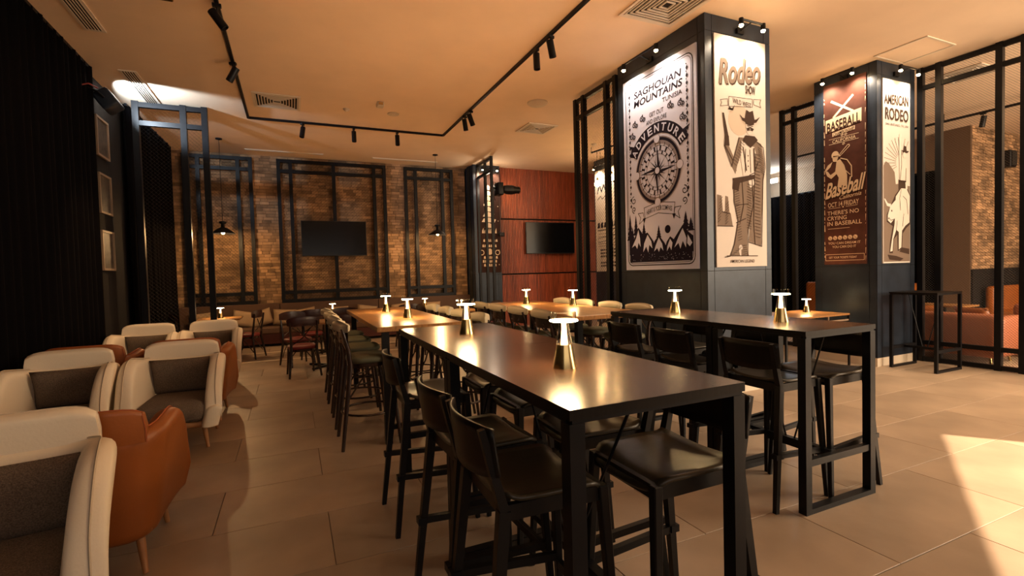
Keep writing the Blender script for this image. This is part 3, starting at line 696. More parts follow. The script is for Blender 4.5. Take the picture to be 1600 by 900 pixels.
steel_table('nearest dark topped high table with one tall lamp, in the middle of the room', .69, 1.37, 1.17, 2.363)
steel_table('dark topped high table joined to the far end of the nearest one', .69, 1.37, 2.367, 3.56)
steel_table('small square dark high table on the right with one tall lamp, nearest to the columns', 2.68, 3.34, 1.87, 2.56)
steel_table('dark high table butted behind the small square one, in front of the compass column', 2.68, 3.34, 2.565, 3.76)
steel_table('small empty black high table standing by the mesh screen and the bull rider poster', 7.56, 8.16, 3.50, 4.06, h=1.05, top='ply', leg=.035, th=.02, strz=.28)
def wood_table(label, x0, x1, y0, y1, h=1.03):
    t = thing('high_table', label, 'table', ((x0+x1)/2, (y0+y1)/2, 0)); W = (x1-x0)/2; L = (y1-y0)/2
    G().box((-W, -L, h-.045), (W, L, h)).obj('tabletop', 'wood2', t, bevel=.004)
    for sy in (-1, 1):
        for sx in (-1, 1): G().box((sx*(W-.05), sy*(L-.05), 0), (sx*(W-.11), sy*(L-.11), h-.045)).obj('leg', 'steel', t)
        G().box((-W+.11, sy*(L-.06), .12), (W-.11, sy*(L-.10), .16)).obj('crossbar', 'steel', t)
    return t
wood_table('long amber wood high table beyond the nearest dark tables, two lamps on it', .64, 1.40, 4.25, 6.8)
wood_table('long amber wood high table in front of the red slatted wall, two lamps on it', 2.45, 3.32, 4.0, 6.6)
# ---------------- table lamps ----------------
def make_lamp(label, loc, s=1.0):
    t = thing('table_lamp', label, 'lamp', loc, 0, 'tall brass table lamps')
    G().lathe([(.049*s, 0), (.049*s, .004), (.037*s, .060*s), (.031*s, .095*s)], 28).obj('brass_base', 'brass', t, smooth=40)
    G().lathe([(.031*s, .0955*s), (.021*s, .165*s), (.018*s, .184*s)], 28, cap=False).obj('clear_cone', 'glass', t, smooth=40)
    G().lathe([(.013*s, .0965*s), (.009*s, .15*s), (.008*s, .186*s)], 14).obj('light_stem', 'glow2', t, smooth=True)
    G().lathe([(.054*s, .187*s), (.056*s, .188*s), (.056*s, .193*s), (.054*s, .194*s)], 28).obj('light_disc', 'glow', t, smooth=40)
    G().lathe([(.050*s, .195*s), (.050*s, .224*s), (.0485*s, .224*s), (.0485*s, .195*s)], 28, cap=False).obj('clear_rim', 'glass', t, smooth=40)
    return t
def lampset(root, loc, label=None):
    r = dup(root, loc, None, label) if label else root
    l = light('SPOT', 'lamp_uplight', (0, 0, .235), LAMP_UP, (1, .43, .15), None, spot_size=R_(150), spot_blend=1.0, shadow_soft_size=.05); l.rotation_euler = (pi, 0, 0); l.parent = r
    l = light('AREA', 'lamp_downlight', (0, 0, .184), LAMP_W, (1, .60, .25), None, shape='DISK', size=.125); l.parent = r
    return r
LAMP_W = 1.6; LAMP_UP = 8
L0 = make_lamp('nearest tall brass lamp, on the nearest dark high table', (.985, 1.70, H_T))
lampset(L0, None)
for loc, lb in (((1.01, 2.98, H_T), 'brass lamp at the far end of the dark high tables in mid room'),
        ((3.03, 2.29, H_T), 'brass lamp on the small square high table on the right'),
        ((3.03, 3.30, H_T), 'brass lamp on the dark high table in front of the compass column'),
        ((1.02, 6.0, 1.03), 'left, farther lamp of the two on the amber table behind the nearest dark tables'),
        ((1.06, 4.98, 1.03), 'right, nearer lamp of the two on the amber table behind the nearest dark tables'),
        ((2.90, 6.0, 1.03), 'left, farther lamp of the two on the amber table by the red slatted wall'),
        ((3.2, 5.28, 1.03), 'right, nearer lamp of the two on the amber table by the red slatted wall'),
        ((.70, 10.15, .75), 'small lamp on a low table in front of the television on the brick wall'),
        ((-1.25, 10.62, .75), 'leftmost lamp, low behind the rear cream armchairs'),
        ((2.62, 10.5, .75), 'lamp on a low table below the right pendant lamp'),
        ((2.96, 9.15, .75), "lamp on a low table, left of the far lamp of the dark tables"),
        ((6.90, 4.80, .76), 'lamp on the low table between the two poster columns')):
    lampset(L0, loc, lb)
# ---------------- black plywood bar stools (local front = +y) ----------------
def make_stool(name, label, seatm):
    t = thing(name, label, 'stool')
    def seat(u, v):
        a = u*2-1; b = v*2-1; r = .22; x = a*(.205-.0*b); y = b*.195
        k = (abs(a)**5+abs(b)**5)**(1/5) or 1; q = max(abs(a), abs(b)); 
        if k > 0: x *= q/k*1.0 if k else 1; y *= q/k if k else 1
        z = .768-.012*(1-a*a)+.0*b-.035*max(0, (b-.55)/.45)**2+.018*max(0, (-b-.7)/.3)**2+.008*a*a
        return (x, y, z)
    g = G().grid(seat, 15, 15); o = g.obj('seat', seatm, t, smooth=True); md = o.modifiers.new('s', 'SOLIDIFY'); md.thickness = .014; md.offset = -1
    g = G()
    for sx in (-1, 1): g.bar((sx*.175, -.175, .725), (sx*.175, .165, .725), .022, .05)
    g.bar((-.175, .165, .725), (.175, .165, .725), .022, .05); g.bar((-.175, -.175, .725), (.175, -.175, .725), .022, .05)
    g.obj('seat_frame', 'legblack', t)
    for sx in (-1, 1):
        G().bar((sx*.215, .205, 0), (sx*.178, .168, .75), .026, .026, w2=.036).obj('leg', 'legblack', t, bevel=.004)
        g = G(); g.bar((sx*.225, -.275, 0), (sx*.19, -.19, .74), .026, .026, w2=.038); g.bar((sx*.19, -.19, .74), (sx*.19, -.255, 1.0), .036, .03, w2=.024)
        g.obj('leg', 'legblack', t)
        # foot rest side bars with their small brackets
        G().bar((sx*.205, -.235, .33), (sx*.20, .185, .30), .026, .03).obj('footrest', 'legblack', t)
        G().cbox((sx*.207, -.245, .33), (.042, .042, .03)).obj('bracket', 'steel', t)
    G().bar((-.20, .19, .27), (.20, .19, .27), .022, .034).obj('footrest', 'legblack', t)
    def back(u, v):
        a = u*2-1; top = .175*(1-.16*abs(a)**3); z = .835+.02*abs(a)**3+v*top
        return (a*.215, -.262+.055*a*a-.02*v, z)
    o = G().grid(back, 17, 6).obj('backrest', 'ply', t, smooth=True); md = o.modifiers.new('s', 'SOLIDIFY'); md.thickness = .011; md.offset = 0
    return t
def place(first, items, group):
    for i, (x, y, rz, lb) in enumerate(items):
        if i == 0: first.location = (x, y, 0); first.rotation_euler = (0, 0, R_(rz)); first['label'] = lb; first['group'] = group
        else: dup(first, (x, y, 0), R_(rz), lb, group)
stool = make_stool('bar_stool', 'x', 'seatwood')
place(stool, [
 (.76, 1.55, -92, 'nearest black bar stool, back to the armchairs, at the front left of the nearest table'),
 (.76, 2.03, -88, 'second black plywood bar stool from the front, left side of the nearest table'),
 (.76, 2.96, -90, 'third black bar stool from the front, alone at the left of the far dark table'),
 (1.24, 1.45, 90, 'black bar stool with lit olive seat under the front right of the nearest table'),
 (1.24, 1.95, 88, 'second black bar stool from the front on the right side of the nearest table'),
 (1.24, 2.52, 91, 'third black bar stool from the front on the right side of the nearest table'),
 (1.24, 3.05, 90, 'farthest black bar stool on the right side of the dark tables in the middle'),
 (2.83, 2.2, -90, 'black bar stool on the left side of the small square high table'),
 (2.83, 2.88, -90, 'left side black bar stool at the near half of the table by the compass column'),
 (2.83, 3.46, -90, 'left side black bar stool at the far half of the table by the compass column'),
 (3.22, 2.16, 90, 'black bar stool with lit seat on the right side of the small square high table'),
 (3.22, 2.85, 90, 'black bar stool right of the high table by the compass column, nearer one'),
 (3.22, 3.42, 90, 'black bar stool right of the high table by the compass column, farther one')], 'black plywood bar stools')
# ---------------- upholstered bentwood bar stools ----------------
def make_bent(name, label, cat, zs, seatm, backm, ring=True, zb=None, upholst=True):
    t = thing(name, label, cat); zb = zb or zs+.29; k = .16 if ring else .05
    G().rbox((0, 0, zs-.025), (.40, .39, .05), .13, 5, .012).obj('seat', seatm, t, smooth=50)
    G().lathe([(.185, zs-.085), (.19, zs-.05)], 20).obj('seat_ring', 'bent', t, smooth=50)
    for sx in (-1, 1):
        G().tube([(sx*(.23 if ring else .19), .22, 0), (sx*.165, .155, zs-.06)], [.015, .021], 8).obj('leg', 'bent', t, smooth=50)
        G().tube([(sx*.22, -.265 if ring else -.235, 0), (sx*.175, -.175, zs-.06), (sx*.175, -.19, zs+.08), (sx*.19, -.235, zb-.03)], [.015, .022, .019, .014], 8).obj('leg', 'bent', t, smooth=50)
        # curved braces under the seat
        G().tube([(sx*.19, .185, zs-.33), (sx*.15, .14, zs-.22), (sx*.06, .13, zs-.10)], .008, 6).obj('brace', 'bent', t, smooth=50)
        G().tube([(sx*.188, -.19, zs-.33), (sx*.185, -.10, zs-.20), (sx*.17, 0, zs-.09)], .008, 6).obj('brace', 'bent', t, smooth=50)
    if ring: G().tube([(.235*cos(2*pi*i/24), .235*sin(2*pi*i/24)-.01, .28) for i in range(24)], .010, 6, True).obj('foot_ring', 'bent', t, smooth=50)
    # crossed bentwood in the back
    for sx in (-1, 1): G().tube([(sx*.17, -.185, zs+.02), (sx*.03, -.225, zs+.12), (-sx*.10, -.24, zb-.12)], .008, 6).obj('back_cross', 'bent', t, smooth=50)
    g = G()
    def bk(sg):
        def f(u, v):
            a = u*2-1; b = v*2-1; th = .5*(.095 if upholst else .014)*sqrt(max(0, 1-a**6))*sqrt(max(0, 1-b**4)); r_ = .047 if upholst else .07
            return (a*.225, -.25+.06*a*a+sg*th, (zb-.03 if upholst else zb-.045)+b*r_*(1-.35*abs(a)**4)+.012*(1-a*a))
        return f
    g.grid(bk(1), 15, 7); g.grid(bk(-1), 15, 7); g.obj('backrest', backm, t, smooth=True, weld=True)
    if upholst:
        def bl(sg):
            def f(u, v):
                a = u*2-1; return (a*.20, -.245+.05*a*a+sg*.006, zb-.16+.10*v)
            return f
        g = G(); g.grid(bl(1), 11, 3); g.grid(bl(-1), 11, 3); g.obj('back_panel', 'bent', t, smooth=True)
    return t
bst = make_bent('bentwood_bar_stool', 'x', 'stool', .77, 'olive', 'rail')
place(bst, [
 (.60, 4.52, -90, 'nearest cream backed stool on the left side of the middle amber table, olive seat showing'),
 (.60, 5.18, -91, 'second cream backed bentwood bar stool along the left side of the amber table'),
 (.60, 5.80, -89, 'third cream backed bentwood bar stool along the left side of the amber table'),
 (.60, 6.42, -90, 'farthest cream backed bentwood bar stool along the left side of the amber table'),
 (1.42, 4.45, 90, 'nearest cream backed stool on the right side of the amber table behind the nearest tables'),
 (1.42, 5.02, 92, 'second cream backed stool on the right side of the amber table behind the nearest tables'),
 (1.42, 5.58, 88, 'third cream backed stool on the right side of the amber table behind the nearest tables'),
 (1.42, 6.15, 90, 'farthest cream backed stool on the right side of the amber table behind the nearest tables'),
 (2.52, 4.42, -90, 'nearest cream backed stool on the left side of the amber table by the red wall'),
 (2.52, 5.02, -90, 'second cream backed stool on the left side of the amber table by the red wall'),
 (2.52, 5.60, -91, 'third cream backed stool on the left side of the amber table by the red wall'),
 (2.52, 6.18, -90, 'farthest cream backed stool on the left side of the amber table by the red wall'),
 (3.28, 4.36, 90, 'nearest cream backed stool on the right side of the amber table by the red wall'),
 (3.28, 4.90, 90, 'second cream backed stool on the right side of the amber table by the red wall'),
 (3.28, 5.48, 91, 'third cream backed stool on the right side of the amber table by the red wall'),
 (3.28, 6.05, 90, 'farthest cream backed stool on the right side of the amber table by the red wall')], 'cream backed bentwood bar stools')
# ---------------- low tables and dining chairs at the back ----------------
def low_table(label, x, y, rz=0, W=.7, L=.7, pedestal=True, h=.75):
    t = thing('low_table', label, 'table', (x, y, 0), R_(rz), None)
    G().box((-W/2, -L/2, h-.028), (W/2, L/2, h)).obj('tabletop', 'wood2', t, bevel=.003)
    if pedestal:
        G().tube([(0, 0, .03), (0, 0, h-.028)], .03, 12).obj('pedestal', 'steel', t, smooth=50)
        g = G(); g.bar((-.26, -.26, .02), (.26, .26, .02), .05, .03); g.bar((-.26, .26, .02), (.26, -.26, .02), .05, .03); g.obj('base', 'steel', t)
    return t
low_table('low table behind the burgundy chairs, left of the bentwood stools', .50, 8.62, 3)
low_table('low table with a lamp under the television on the brick wall', .62, 10.25)
low_table('low table with a lamp at the far left, behind the rear armchairs', -1.25, 10.6)
low_table('low table with a lamp under the right pendant lamp', 2.62, 10.5)
low_table('low table with a lamp behind the stools of the middle amber table', 3.0, 9.2)
dch = make_bent('dining_chair', 'x', 'chair', .46, 'red', 'bord', ring=False, zb=.86, upholst=False)
place(dch, [
 (.10, 8.02, 8, 'burgundy backed dining chair seen from behind, nearest of the low dining chairs'),
 (.72, 8.05, -12, 'red seated dining chair at the low table, half hidden by the bentwood stools'),
 (.05, 8.98, 200, 'dining chair on the far side of the low table left of the bentwood stools'),
 (.85, 9.30, 175, 'dining chair facing the camera between the two low tables'),
 (.30, 9.72, 5, 'dark dining chair seen from behind, in front of the lamp under the television'),
 (-.80, 10.28, 70, 'dark dining chair right of the leftmost low table, in front of the banquette'),
 (-1.75, 10.3, -60, 'dark dining chair left of the leftmost low table behind the armchairs'),
 (2.1, 9.9, 5, 'dining chair in front of the low table under the right pendant lamp'),
 (2.35, 9.0, -80, 'red seated dining chair left of the low table behind the middle amber table'),
 (3.6, 9.25, 95, 'red seated dining chair right of the low table behind the middle amber table'),
 (3.2, 8.5, 5, 'red seated dining chair in front of the low table behind the middle amber table')], 'dark bentwood dining chairs at the low tables')
# ---------------- banquette ----------------
t = thing('banquette', 'long brown banquette along the foot of the brick wall', 'sofa', (0, 12.0, 0))
for k, (a, b) in enumerate(((-2.2, -.28), (-.27, 1.9), (1.91, 4.28))):
    G().box((a, .25, .0), (b, .42, .90)).obj('back_panel', 'bank', t, bevel=.01)
    G().box((a, -.30, .28), (b, .25, .42)).obj('seat', 'bank', t, bevel=.02)
    G().box((a, -.25, .06), (b, .25, .28)).obj('base', 'bank2', t)
for k, (x, lb) in enumerate(((-1.78, 'leftmost'), (-.98, 'second from left'), (-.66, 'third from left'), (-.18, 'fourth from left'), (.25, 'fifth from left'), (.95, 'sixth from left'), (1.6, 'seventh from left'), (2.4, 'eighth from left'), (3.2, 'rightmost'))):
    t = thing('cushion', lb+' taupe cushion leaning on the banquette under the brick wall', 'cushion', (x, 12.06+.02*(k % 3), .60), R_((-8, 6, -14, 4, 10, -5, 7, -9, 3)[k]), 'taupe cushions on the banquette')
    rot = Matrix.Rotation(R_(76), 3, 'X') @ Matrix.Rotation(R_((5, -12, 18, -4, 8, 0, -10, 6, 0)[k]), 3, 'Z')
    G().pillow((0, 0, 0), (.46, .34, .13), 9, 9, .5, rot).obj('cover', 'cush', t, smooth=True, weld=True)
# ---------------- armchairs (local front = +y, origin at centre on floor) ----------------
def make_armchair(label, lea, pipe, seatm):
    t = thing('armchair', label, 'armchair')
    # shell: path runs front-left -> back -> front-right
    path = []
    W, D, R = .335, .36, .17; NS = 22; ez = lambda q: 1-(1-q)**1.6
    for k in range(NS+1): path.append((-W-.045*ez(1-k/NS)**1.5, -D+R+(2*D-.02-R)*ez(1-k/NS)))
    for k in range(1, 7): a = R_(180+90*k/7); path.append((-W+R+R*cos(a), -D+R+R*sin(a)))
    for k in range(5): path.append((-(W-R)+2*(W-R)*k/4, -D))
    for k in range(1, 7): a = R_(270+90*k/7); path.append((W-R+R*cos(a), -D+R+R*sin(a)))
    for k in range(NS+1): path.append((W+.045*ez(k/NS)**1.5, -D+R+(2*D-.02-R)*ez(k/NS)))
    N = len(path); th = .122
    P = [Vector((x, y, 0)) for x, y in path]
    nor = []
    for i in range(N):
        d = (P[min(i+1, N-1)]-P[max(i-1, 0)]).normalized(); nor.append(Vector((-d.y, d.x, 0)))   # inward
    vs = []; fs = []; prof_n = 12; rails = []
    for i in range(N):
        y = P[i].y; s = max(0.0, (y+D)/(2*D))          # 0 back, 1 front
        tt = max(0.0, (s-.46)/.54); top = min(.745+.10*s, .79) if tt <= 0 else .24+(.79-.24)*max(0.0, 1-tt**2.3)**.62; bot = .19-.02*(1-s)
        fl_ = .02+.035*max(0.0, sin(pi*min(1, s*1.1)))                             # outward lean at the top
        out = lambda z: P[i]-nor[i]*(fl_*((z-bot)/(top-bot))-.03*(1-(z-bot)/(top-bot)))+Vector((0, 0, z))
        e = min(.045, (top-bot)*.5)
        FR = (0, .1, .25, .4, .55, .69, .81, .9); zt = top-e
        O_ = [out(bot+(zt-bot)*q) for q in FR]+[out(zt)]
        pts = O_+[out(top-e*.3)+nor[i]*e*.35, out(top)+nor[i]*(th*.5), out(top-e*.3)+nor[i]*(th-e*.35)]+[p+nor[i]*(th+.004) for p in O_[::-1]]
        if i in (0, N-1):
            pts = [p+Vector((0, -.0, 0)) for p in pts]
        # the front edge of each arm sweeps back toward the bottom and bulges in the middle
        for q, p in enumerate(pts):
            pass
        vs += pts; rails.append(pts[10]+Vector((0, 0, .001)))
    n = len(pts); rows = [vs[i*n:i*n+n] for i in range(N)]
    def nose(row):
        out = []
        for sc, d_, dz in ((.93, .010, .001), (.75, .02, .003), (.45, .028, .005), (.0, .03, .006)):
            r2 = []
            for k in range(n):
                m_ = (row[k]+row[n-1-k])/2; z_ = (m_.z-row[0].z)/(row[10].z-row[0].z)
                r2.append(m_+(row[k]-m_)*sc+Vector((0, d_*(1-.35*z_**6), -dz*z_+dz*(1-z_))))
            out.append(r2)
        return out
    n0, n1 = nose(rows[0]), nose(rows[-1]); rows = n0[::-1]+rows+n1; NN = len(rows); vs = [p for r2 in rows for p in r2]
    fs = [(i*n+k, (i+1)*n+k, (i+1)*n+(k+1) % n, i*n+(k+1) % n) for i in range(NN-1) for k in range(n)]
    sh = G().add(vs, fs).obj('shell', lea, t, smooth=True, weld=True, sub=1)
    # raised back rest with rounded shoulders
    g = G()
    def bk(sg):
        def f(u, v):
            a = u*2-1; b = v; ww = .30; 
            top = .885-.03*(abs(a)**7); z = .70+(top-.70)*b
            x = a*ww*(1-.04*max(0, b-.5)/.5); yb = -.372-.010*b+.03*abs(a)**5; thk = .085
            yy = yb+(thk*(1-.25*abs(a)**6)*(1-.7*max(0, (b-.86)/.14)**3) if sg > 0 else .012*max(0, (b-.86)/.14)**3)
            return (x, yy, z)
        return f
    g.grid(bk(1), 17, 14); g.grid(bk(-1), 17, 14)
    G_ = g; nu, nv = 17, 14; A, B = 0, nu*nv
    rim = [(A+(nv-1)*nu+i, A+(nv-1)*nu+i+1, B+(nv-1)*nu+i+1, B+(nv-1)*nu+i) for i in range(nu-1)]+[(A+j*nu, A+(j+1)*nu, B+(j+1)*nu, B+j*nu) for j in range(nv-1)]+[(A+j*nu+nu-1, B+j*nu+nu-1, B+(j+1)*nu+nu-1, A+(j+1)*nu+nu-1) for j in range(nv-1)]
    g.f += rim; g.m += [0]*len(rim)
    bo = g.obj('backrest', lea, t, smooth=60)
    G().tube([bk(-1)(0, v/8) for v in range(0, 9)]+[bk(-1)(u/16, 1) for u in range(1, 16)]+[bk(-1)(1, v/8) for v in range(8, -1, -1)], .0038, 5).obj('piping', pipe, bo)
    G().tube(rails, .0045, 5).obj('piping', pipe, sh)
    G().rbox((0, .04, .33), (.54, .66, .17), .09, 4, .012).obj('seat_cushion', seatm, t, smooth=60)
    G().rbox((0, .01, .215), (.60, .62, .05), .08, 3).obj('wooden_base', 'beech', t, smooth=50)
    for sx in (-1, 1):
        for y_, yo in ((.27, .29), (-.25, -.29)): G().tube([(sx*.26, yo, 0), (sx*.235, y_, .20)], [.013, .022], 10).obj('leg', 'beech', t, smooth=50)
    return t
arm = make_armchair('x', 'cream', 'piping', 'tweed')
place(arm, [
 (-1.08, 2.46, 189, 'nearest cream leather armchair, cut by the left edge of the picture'),
 (-.99, 5.30, 180, 'cream leather armchair in the middle row, nearer the aisle, grey cushion'),
 (-1.79, 5.20, 183, 'cream leather armchair in the middle row, next to the curtain'),
 (-1.06, 7.95, 180, 'cream leather armchair in the back row, nearer the aisle'),
 (-1.83, 7.9, 180, 'cream leather armchair in the back row, next to the curtain')], 'cream leather armchairs')
arm.scale = (1, 1, 1.03)
armo = make_armchair('x', 'orange', 'opipe', 'tweed')
place(armo, [
 (-1.0, 3.27, 2, 'nearest orange leather armchair, back to back with the nearest cream one'),
 (-1.8, 3.30, 0, 'orange leather armchair beside the curtain, hidden behind the nearest cream armchair'),
 (-1.0, 6.18, 0, 'orange leather armchair right behind the aisle side cream armchair of the middle row'),
 (-1.8, 6.15, 0, 'orange leather armchair behind the curtain side cream armchair of the middle row')], 'orange leather armchairs')
armo.scale = (1, 1, .97)
def back_cushion(label, x, y, rz):
    t = thing('tweed_cushion', label, 'cushion', (x, y, .575), R_(rz), 'grey tweed cushions in the armchairs')
    G().pillow((0, 0, 0), (.47, .33, .15), 13, 11, .45, Matrix.Rotation(R_(100), 3, 'X')).obj('cover', 'tweed', t, smooth=True, weld=True)
for x, y, rz, lb in ((-1.10, 2.68, 9, 'grey tweed cushion in the nearest cream armchair at the left edge'),
    (-.99, 5.50, 0, 'grey tweed cushion in the aisle side cream armchair of the middle row'),
    (-1.79, 5.40, 4, 'grey tweed cushion in the curtain side cream armchair of the middle row'),
    (-1.06, 8.15, 0, 'grey tweed cushion in the aisle side cream armchair of the back row'),
    (-1.83, 8.10, -3, 'grey tweed cushion in the curtain side cream armchair of the back row')): back_cushion(lb, x, y, rz)
# ---------------- ceiling track and its spotlights ----------------
t = thing('ceiling_track', 'black U shaped lighting track fixed under the ceiling', 'track light', (0, 0, CZ))
for a, b in (((-.58, 1.0), (-.58, 9.55)), ((-.58, 9.55), (2.86, 9.55)), ((2.86, 9.55), (2.86, 1.0))):
    G().bar((*a, -.02), (*b, -.02), .036, .036).obj('track_rail', 'steel', t)
def head(label, loc, rz, tilt, pw=0, col=(1, .58, .26), grp='spotlights on the black ceiling track'):
    t = thing('track_spotlight', label, 'spotlight', loc, R_(rz), grp)
    G().box((-.02, -.04, -.03), (.02, .04, 0)).obj('adapter', 'steel', t)
    G().tube([(0, 0, -.02), (0, 0, -.09)], .008).obj('stem', 'steel', t)
    g = G(); g.lathe([(.0, .085), (.040, .085), (.042, .08), (.042, -.11), (.036, -.11), (.034, -.09), (.0, -.085)], 18, cap=False)
    rm = Matrix.Rotation(R_(tilt), 4, 'X'); g.v = [tuple(rm @ Vector(v)+Vector((0, 0, -.14))) for v in g.v]
    g.obj('lamp_body', 'steel', t, smooth=40)
    if pw:
        d = rm @ Vector((0, 0, -1)); p = Vector((0, 0, -.14))+d*.125
        l = light('SPOT', 'track_spot', p, pw, col, p+d, spot_size=R_(48), spot_blend=.7, shadow_soft_size=.03); l.parent = t
    return t
HZ = CZ-.038
head('track spotlight on the left rail, at the very top of the picture', (-.58, 5.70, HZ), 90, -35, 150)
head('track spotlight on the left rail above the cream armchairs', (-.58, 7.15, HZ), 70, 30, 110)
head('leftmost of the three track spotlights on the rail along the brick wall', (.27, 9.55, HZ), 150, 18, 50)
head('middle of the three track spotlights on the rail along the brick wall', (1.15, 9.55, HZ), 0, -4, 40)
head('rightmost of the three track spotlights on the rail along the brick wall', (1.95, 9.55, HZ), 0, -6, 40)
head('farther spotlight of the far pair on the right hand rail', (2.86, 8.20, HZ), -60, 12, 35)
head('nearer spotlight of the far pair on the right hand rail', (2.86, 7.90, HZ), -90, 20, 60)
head('farther spotlight of the near pair on the right hand rail', (2.86, 5.45, HZ), 0, -3, 60)
head('nearer spotlight of the near pair on the right hand rail', (2.86, 5.08, HZ), -70, 16, 60)
t = thing('ceiling_track', 'black lighting track on the side room ceiling, seen through the mesh screen', 'track light', (11.45, 5.2, CZ))
G().bar((0, -3, -.14), (0, 3, -.14), .04, .04).obj('track_rail', 'steel', t)
for y in (-2.2, 0, 2.2): G().tube([(0, y, -.12), (0, y, 0)], .006).obj('hanger', 'steel', t)
head('spotlight on the side room track, seen through the mesh screen', (11.45, 4.62, CZ-.15), 0, 10, 60, grp='side room spotlights')
# ---------------- ceiling grilles, detectors ----------------
def linear_vent(label, x0, x1, y0, y1):
    t = thing('ceiling_vent', label, 'vent', ((x0+x1)/2, (y0+y1)/2, CZ)); W = (x1-x0)/2; L = (y1-y0)/2
    G().box((-W+.02, -L+.02, -.004), (W-.02, L-.02, -.001)).obj('backing', 'dark', t)
    g = G(); b = .025
    g.box((-W, -L, -.012), (-W+b, L, 0)); g.box((W-b, -L, -.012), (W, L, 0)); g.box((-W+b, -L, -.012), (W-b, -L+b, 0)); g.box((-W+b, L-b, -.012), (W-b, L, 0)); g.obj('frame', 'grille', t)
    if L > W:
        n = int(2*W/.026)
        for k in range(1, n): x = -W+2*W*k/n; G().box((x-.003, -L+b, -.016), (x+.003, L-b, -.004)).obj('slat', 'grille', t)
    else:
        n = max(2, int(2*L/.03))
        for k in range(1, n): y = -L+2*L*k/n; G().box((-W+b, y-.004, -.016), (W-b, y+.004, -.004)).obj('slat', 'grille', t)
linear_vent('long ceiling grille at the top left corner of the picture', -1.97, -1.77, 5.4, 6.85)
linear_vent('long ceiling grille at the left, in the cool beam of the wall floodlight', -1.97, -1.77, 7.98, 9.35)
linear_vent('slot ceiling vent along the brick wall, left one', -.82, .75, 11.90, 11.99)
linear_vent('slot ceiling vent along the brick wall, right one', 1.83, 3.4, 11.90, 11.99)
def square_vent(label, cx, cy, s=.6, rz=0):
    t = thing('ceiling_diffuser', label, 'vent', (cx, cy, CZ), R_(rz)); h = s/2
    G().box((-h+.03, -h+.03, -.004), (h-.03, h-.03, -.001)).obj('backing', 'dark', t)
    n = 8
    for k in range(n):
        a = h-(h-.02)*k/n; b_ = a-(.035 if k == 0 else .013); z0 = -.004-.0*k; z1 = -.016-.003*(k % 2)
        g = G()
        g.box((-a, -a, z1), (-b_, a, z0)); g.box((b_, -a, z1), (a, a, z0)); g.box((-b_, -a, z1), (b_, -b_, z0)); g.box((-b_, b_, z1), (b_, a, z0))
        g.obj('frame' if k == 0 else 'louvre', 'grille', t)
square_vent('square ceiling diffuser inside the left corner of the lighting track', -.11, 8.58, .68)
square_vent('square ceiling diffuser between the track and the compass column', 4.45, 8.55, .62)
square_vent('large square ceiling diffuser at the top edge above the compass column', 3.72, 4.1, .72)
square_vent('square ceiling diffuser of the side room, seen through the mesh screen', 9.3, 3.95, .6)
t = thing('access_panel', 'flat square ceiling hatch above the bull rider column', 'hatch', (7.6, 3.78, CZ))
G().box((-.3, -.28, -.006), (.3, .28, 0)).obj('panel', 'ceiling', t); g = G()
for a, b in (((-.33, -.31), (.33, -.285)), ((-.33, .285), (.33, .31)), ((-.33, -.285), (-.305, .285)), ((.305, -.285), (.33, .285))): g.box((a[0], a[1], -.012), (b[0], b[1], 0))
g.obj('frame', 'grille', t)
t = thing('ceiling_lamp', 'flat round white ceiling fixture right of the track', 'lamp', (3.80, 7.25, CZ)); G().lathe([(.17, -.001), (.17, -.02), (.13, -.045), (.0, -.05)], 24, cap=False).obj('cover', 'plast', t, smooth=50)
for x, y, nm, lb, r in ((.93, 8.60, 'smoke_detector', 'small round smoke detector beside the square diffuser', .055), (1.70, 8.60, 'speaker_grille', 'flush round ceiling speaker inside the track', .10), (6.2, 9.2, 'smoke_detector', 'smoke detector on the ceiling near the red wall', .06)):
    t = thing(nm, lb, 'detector', (x, y, CZ)); G().lathe([(r, 0), (r, -.012), (r*.75, -.03 if r < .09 else -.014), (0, -.034 if r < .09 else -.015)], 20, cap=False).obj('housing', 'plast', t, smooth=50); G().lathe([(r*.4, -.03 if r < .09 else -.015), (r*.35, -.042 if r < .09 else -.018)], 14).obj('sensor', 'grille', t)
t = thing('exit_lamp', 'small square box light on the ceiling between detector and speaker', 'lamp', (1.40, 8.12, CZ)); G().rbox((0, 0, -.035), (.11, .14, .07), .015).obj('housing', 'plast', t); G().cbox((0, -.075, -.035), (.07, .012, .04)).obj('lens', 'brass', t)
t = thing('exit_lamp', 'small box light on the ceiling at the top edge, left of the track middle', 'lamp', (-.58+.0, 5.12, CZ)); t.location = (-1.02, 5.72, CZ); G().rbox((0, 0, -.03), (.14, .11, .06), .015).obj('housing', 'brass', t)
# ---------------- pendants ----------------
def pendant(label, x, y, z):
    t = thing('pendant_lamp', label, 'lamp', (x, y, CZ), 0, 'black pendant lamps before the brick wall'); d = z-CZ
    G().lathe([(.06, 0), (.06, -.02), (.01, -.035)], 16).obj('ceiling_rose', 'steel', t, smooth=50)
    G().tube([(0, 0, -.03), (0, 0, d+.24)], .005, 6).obj('cord', 'steel', t)
    G().lathe([(.02, .25), (.065, .235), (.065, .205), (.03, .19), (.035, .13), (.065, .10)], 18, (0, 0, d)).obj('cap', 'steel', t, smooth=50)
    G().lathe([(.03, .13), (.10, .095), (.205, .015), (.21, 0), (.203, 0), (.095, .085), (.0, .11)], 28, (0, 0, d), cap=False).obj('shade', 'steel', t, smooth=50)
    G().lathe([(.0, .07), (.025, .06), (.035, .02), (.02, -.005), (0, -.01)], 14, (0, 0, d), cap=False).obj('bulb', 'pbulb', t, smooth=True)
    l = light('POINT', 'pendant_light', (0, 0, d-.03), 42, (1, .58, .24), None, shadow_soft_size=.03); l.parent = t
pendant('left black pendant lamp in front of the left wall frame', -1.21, 11.2, 2.38)
pendant('right black pendant lamp in front of the right wall frame', 3.15, 11.2, 2.38)
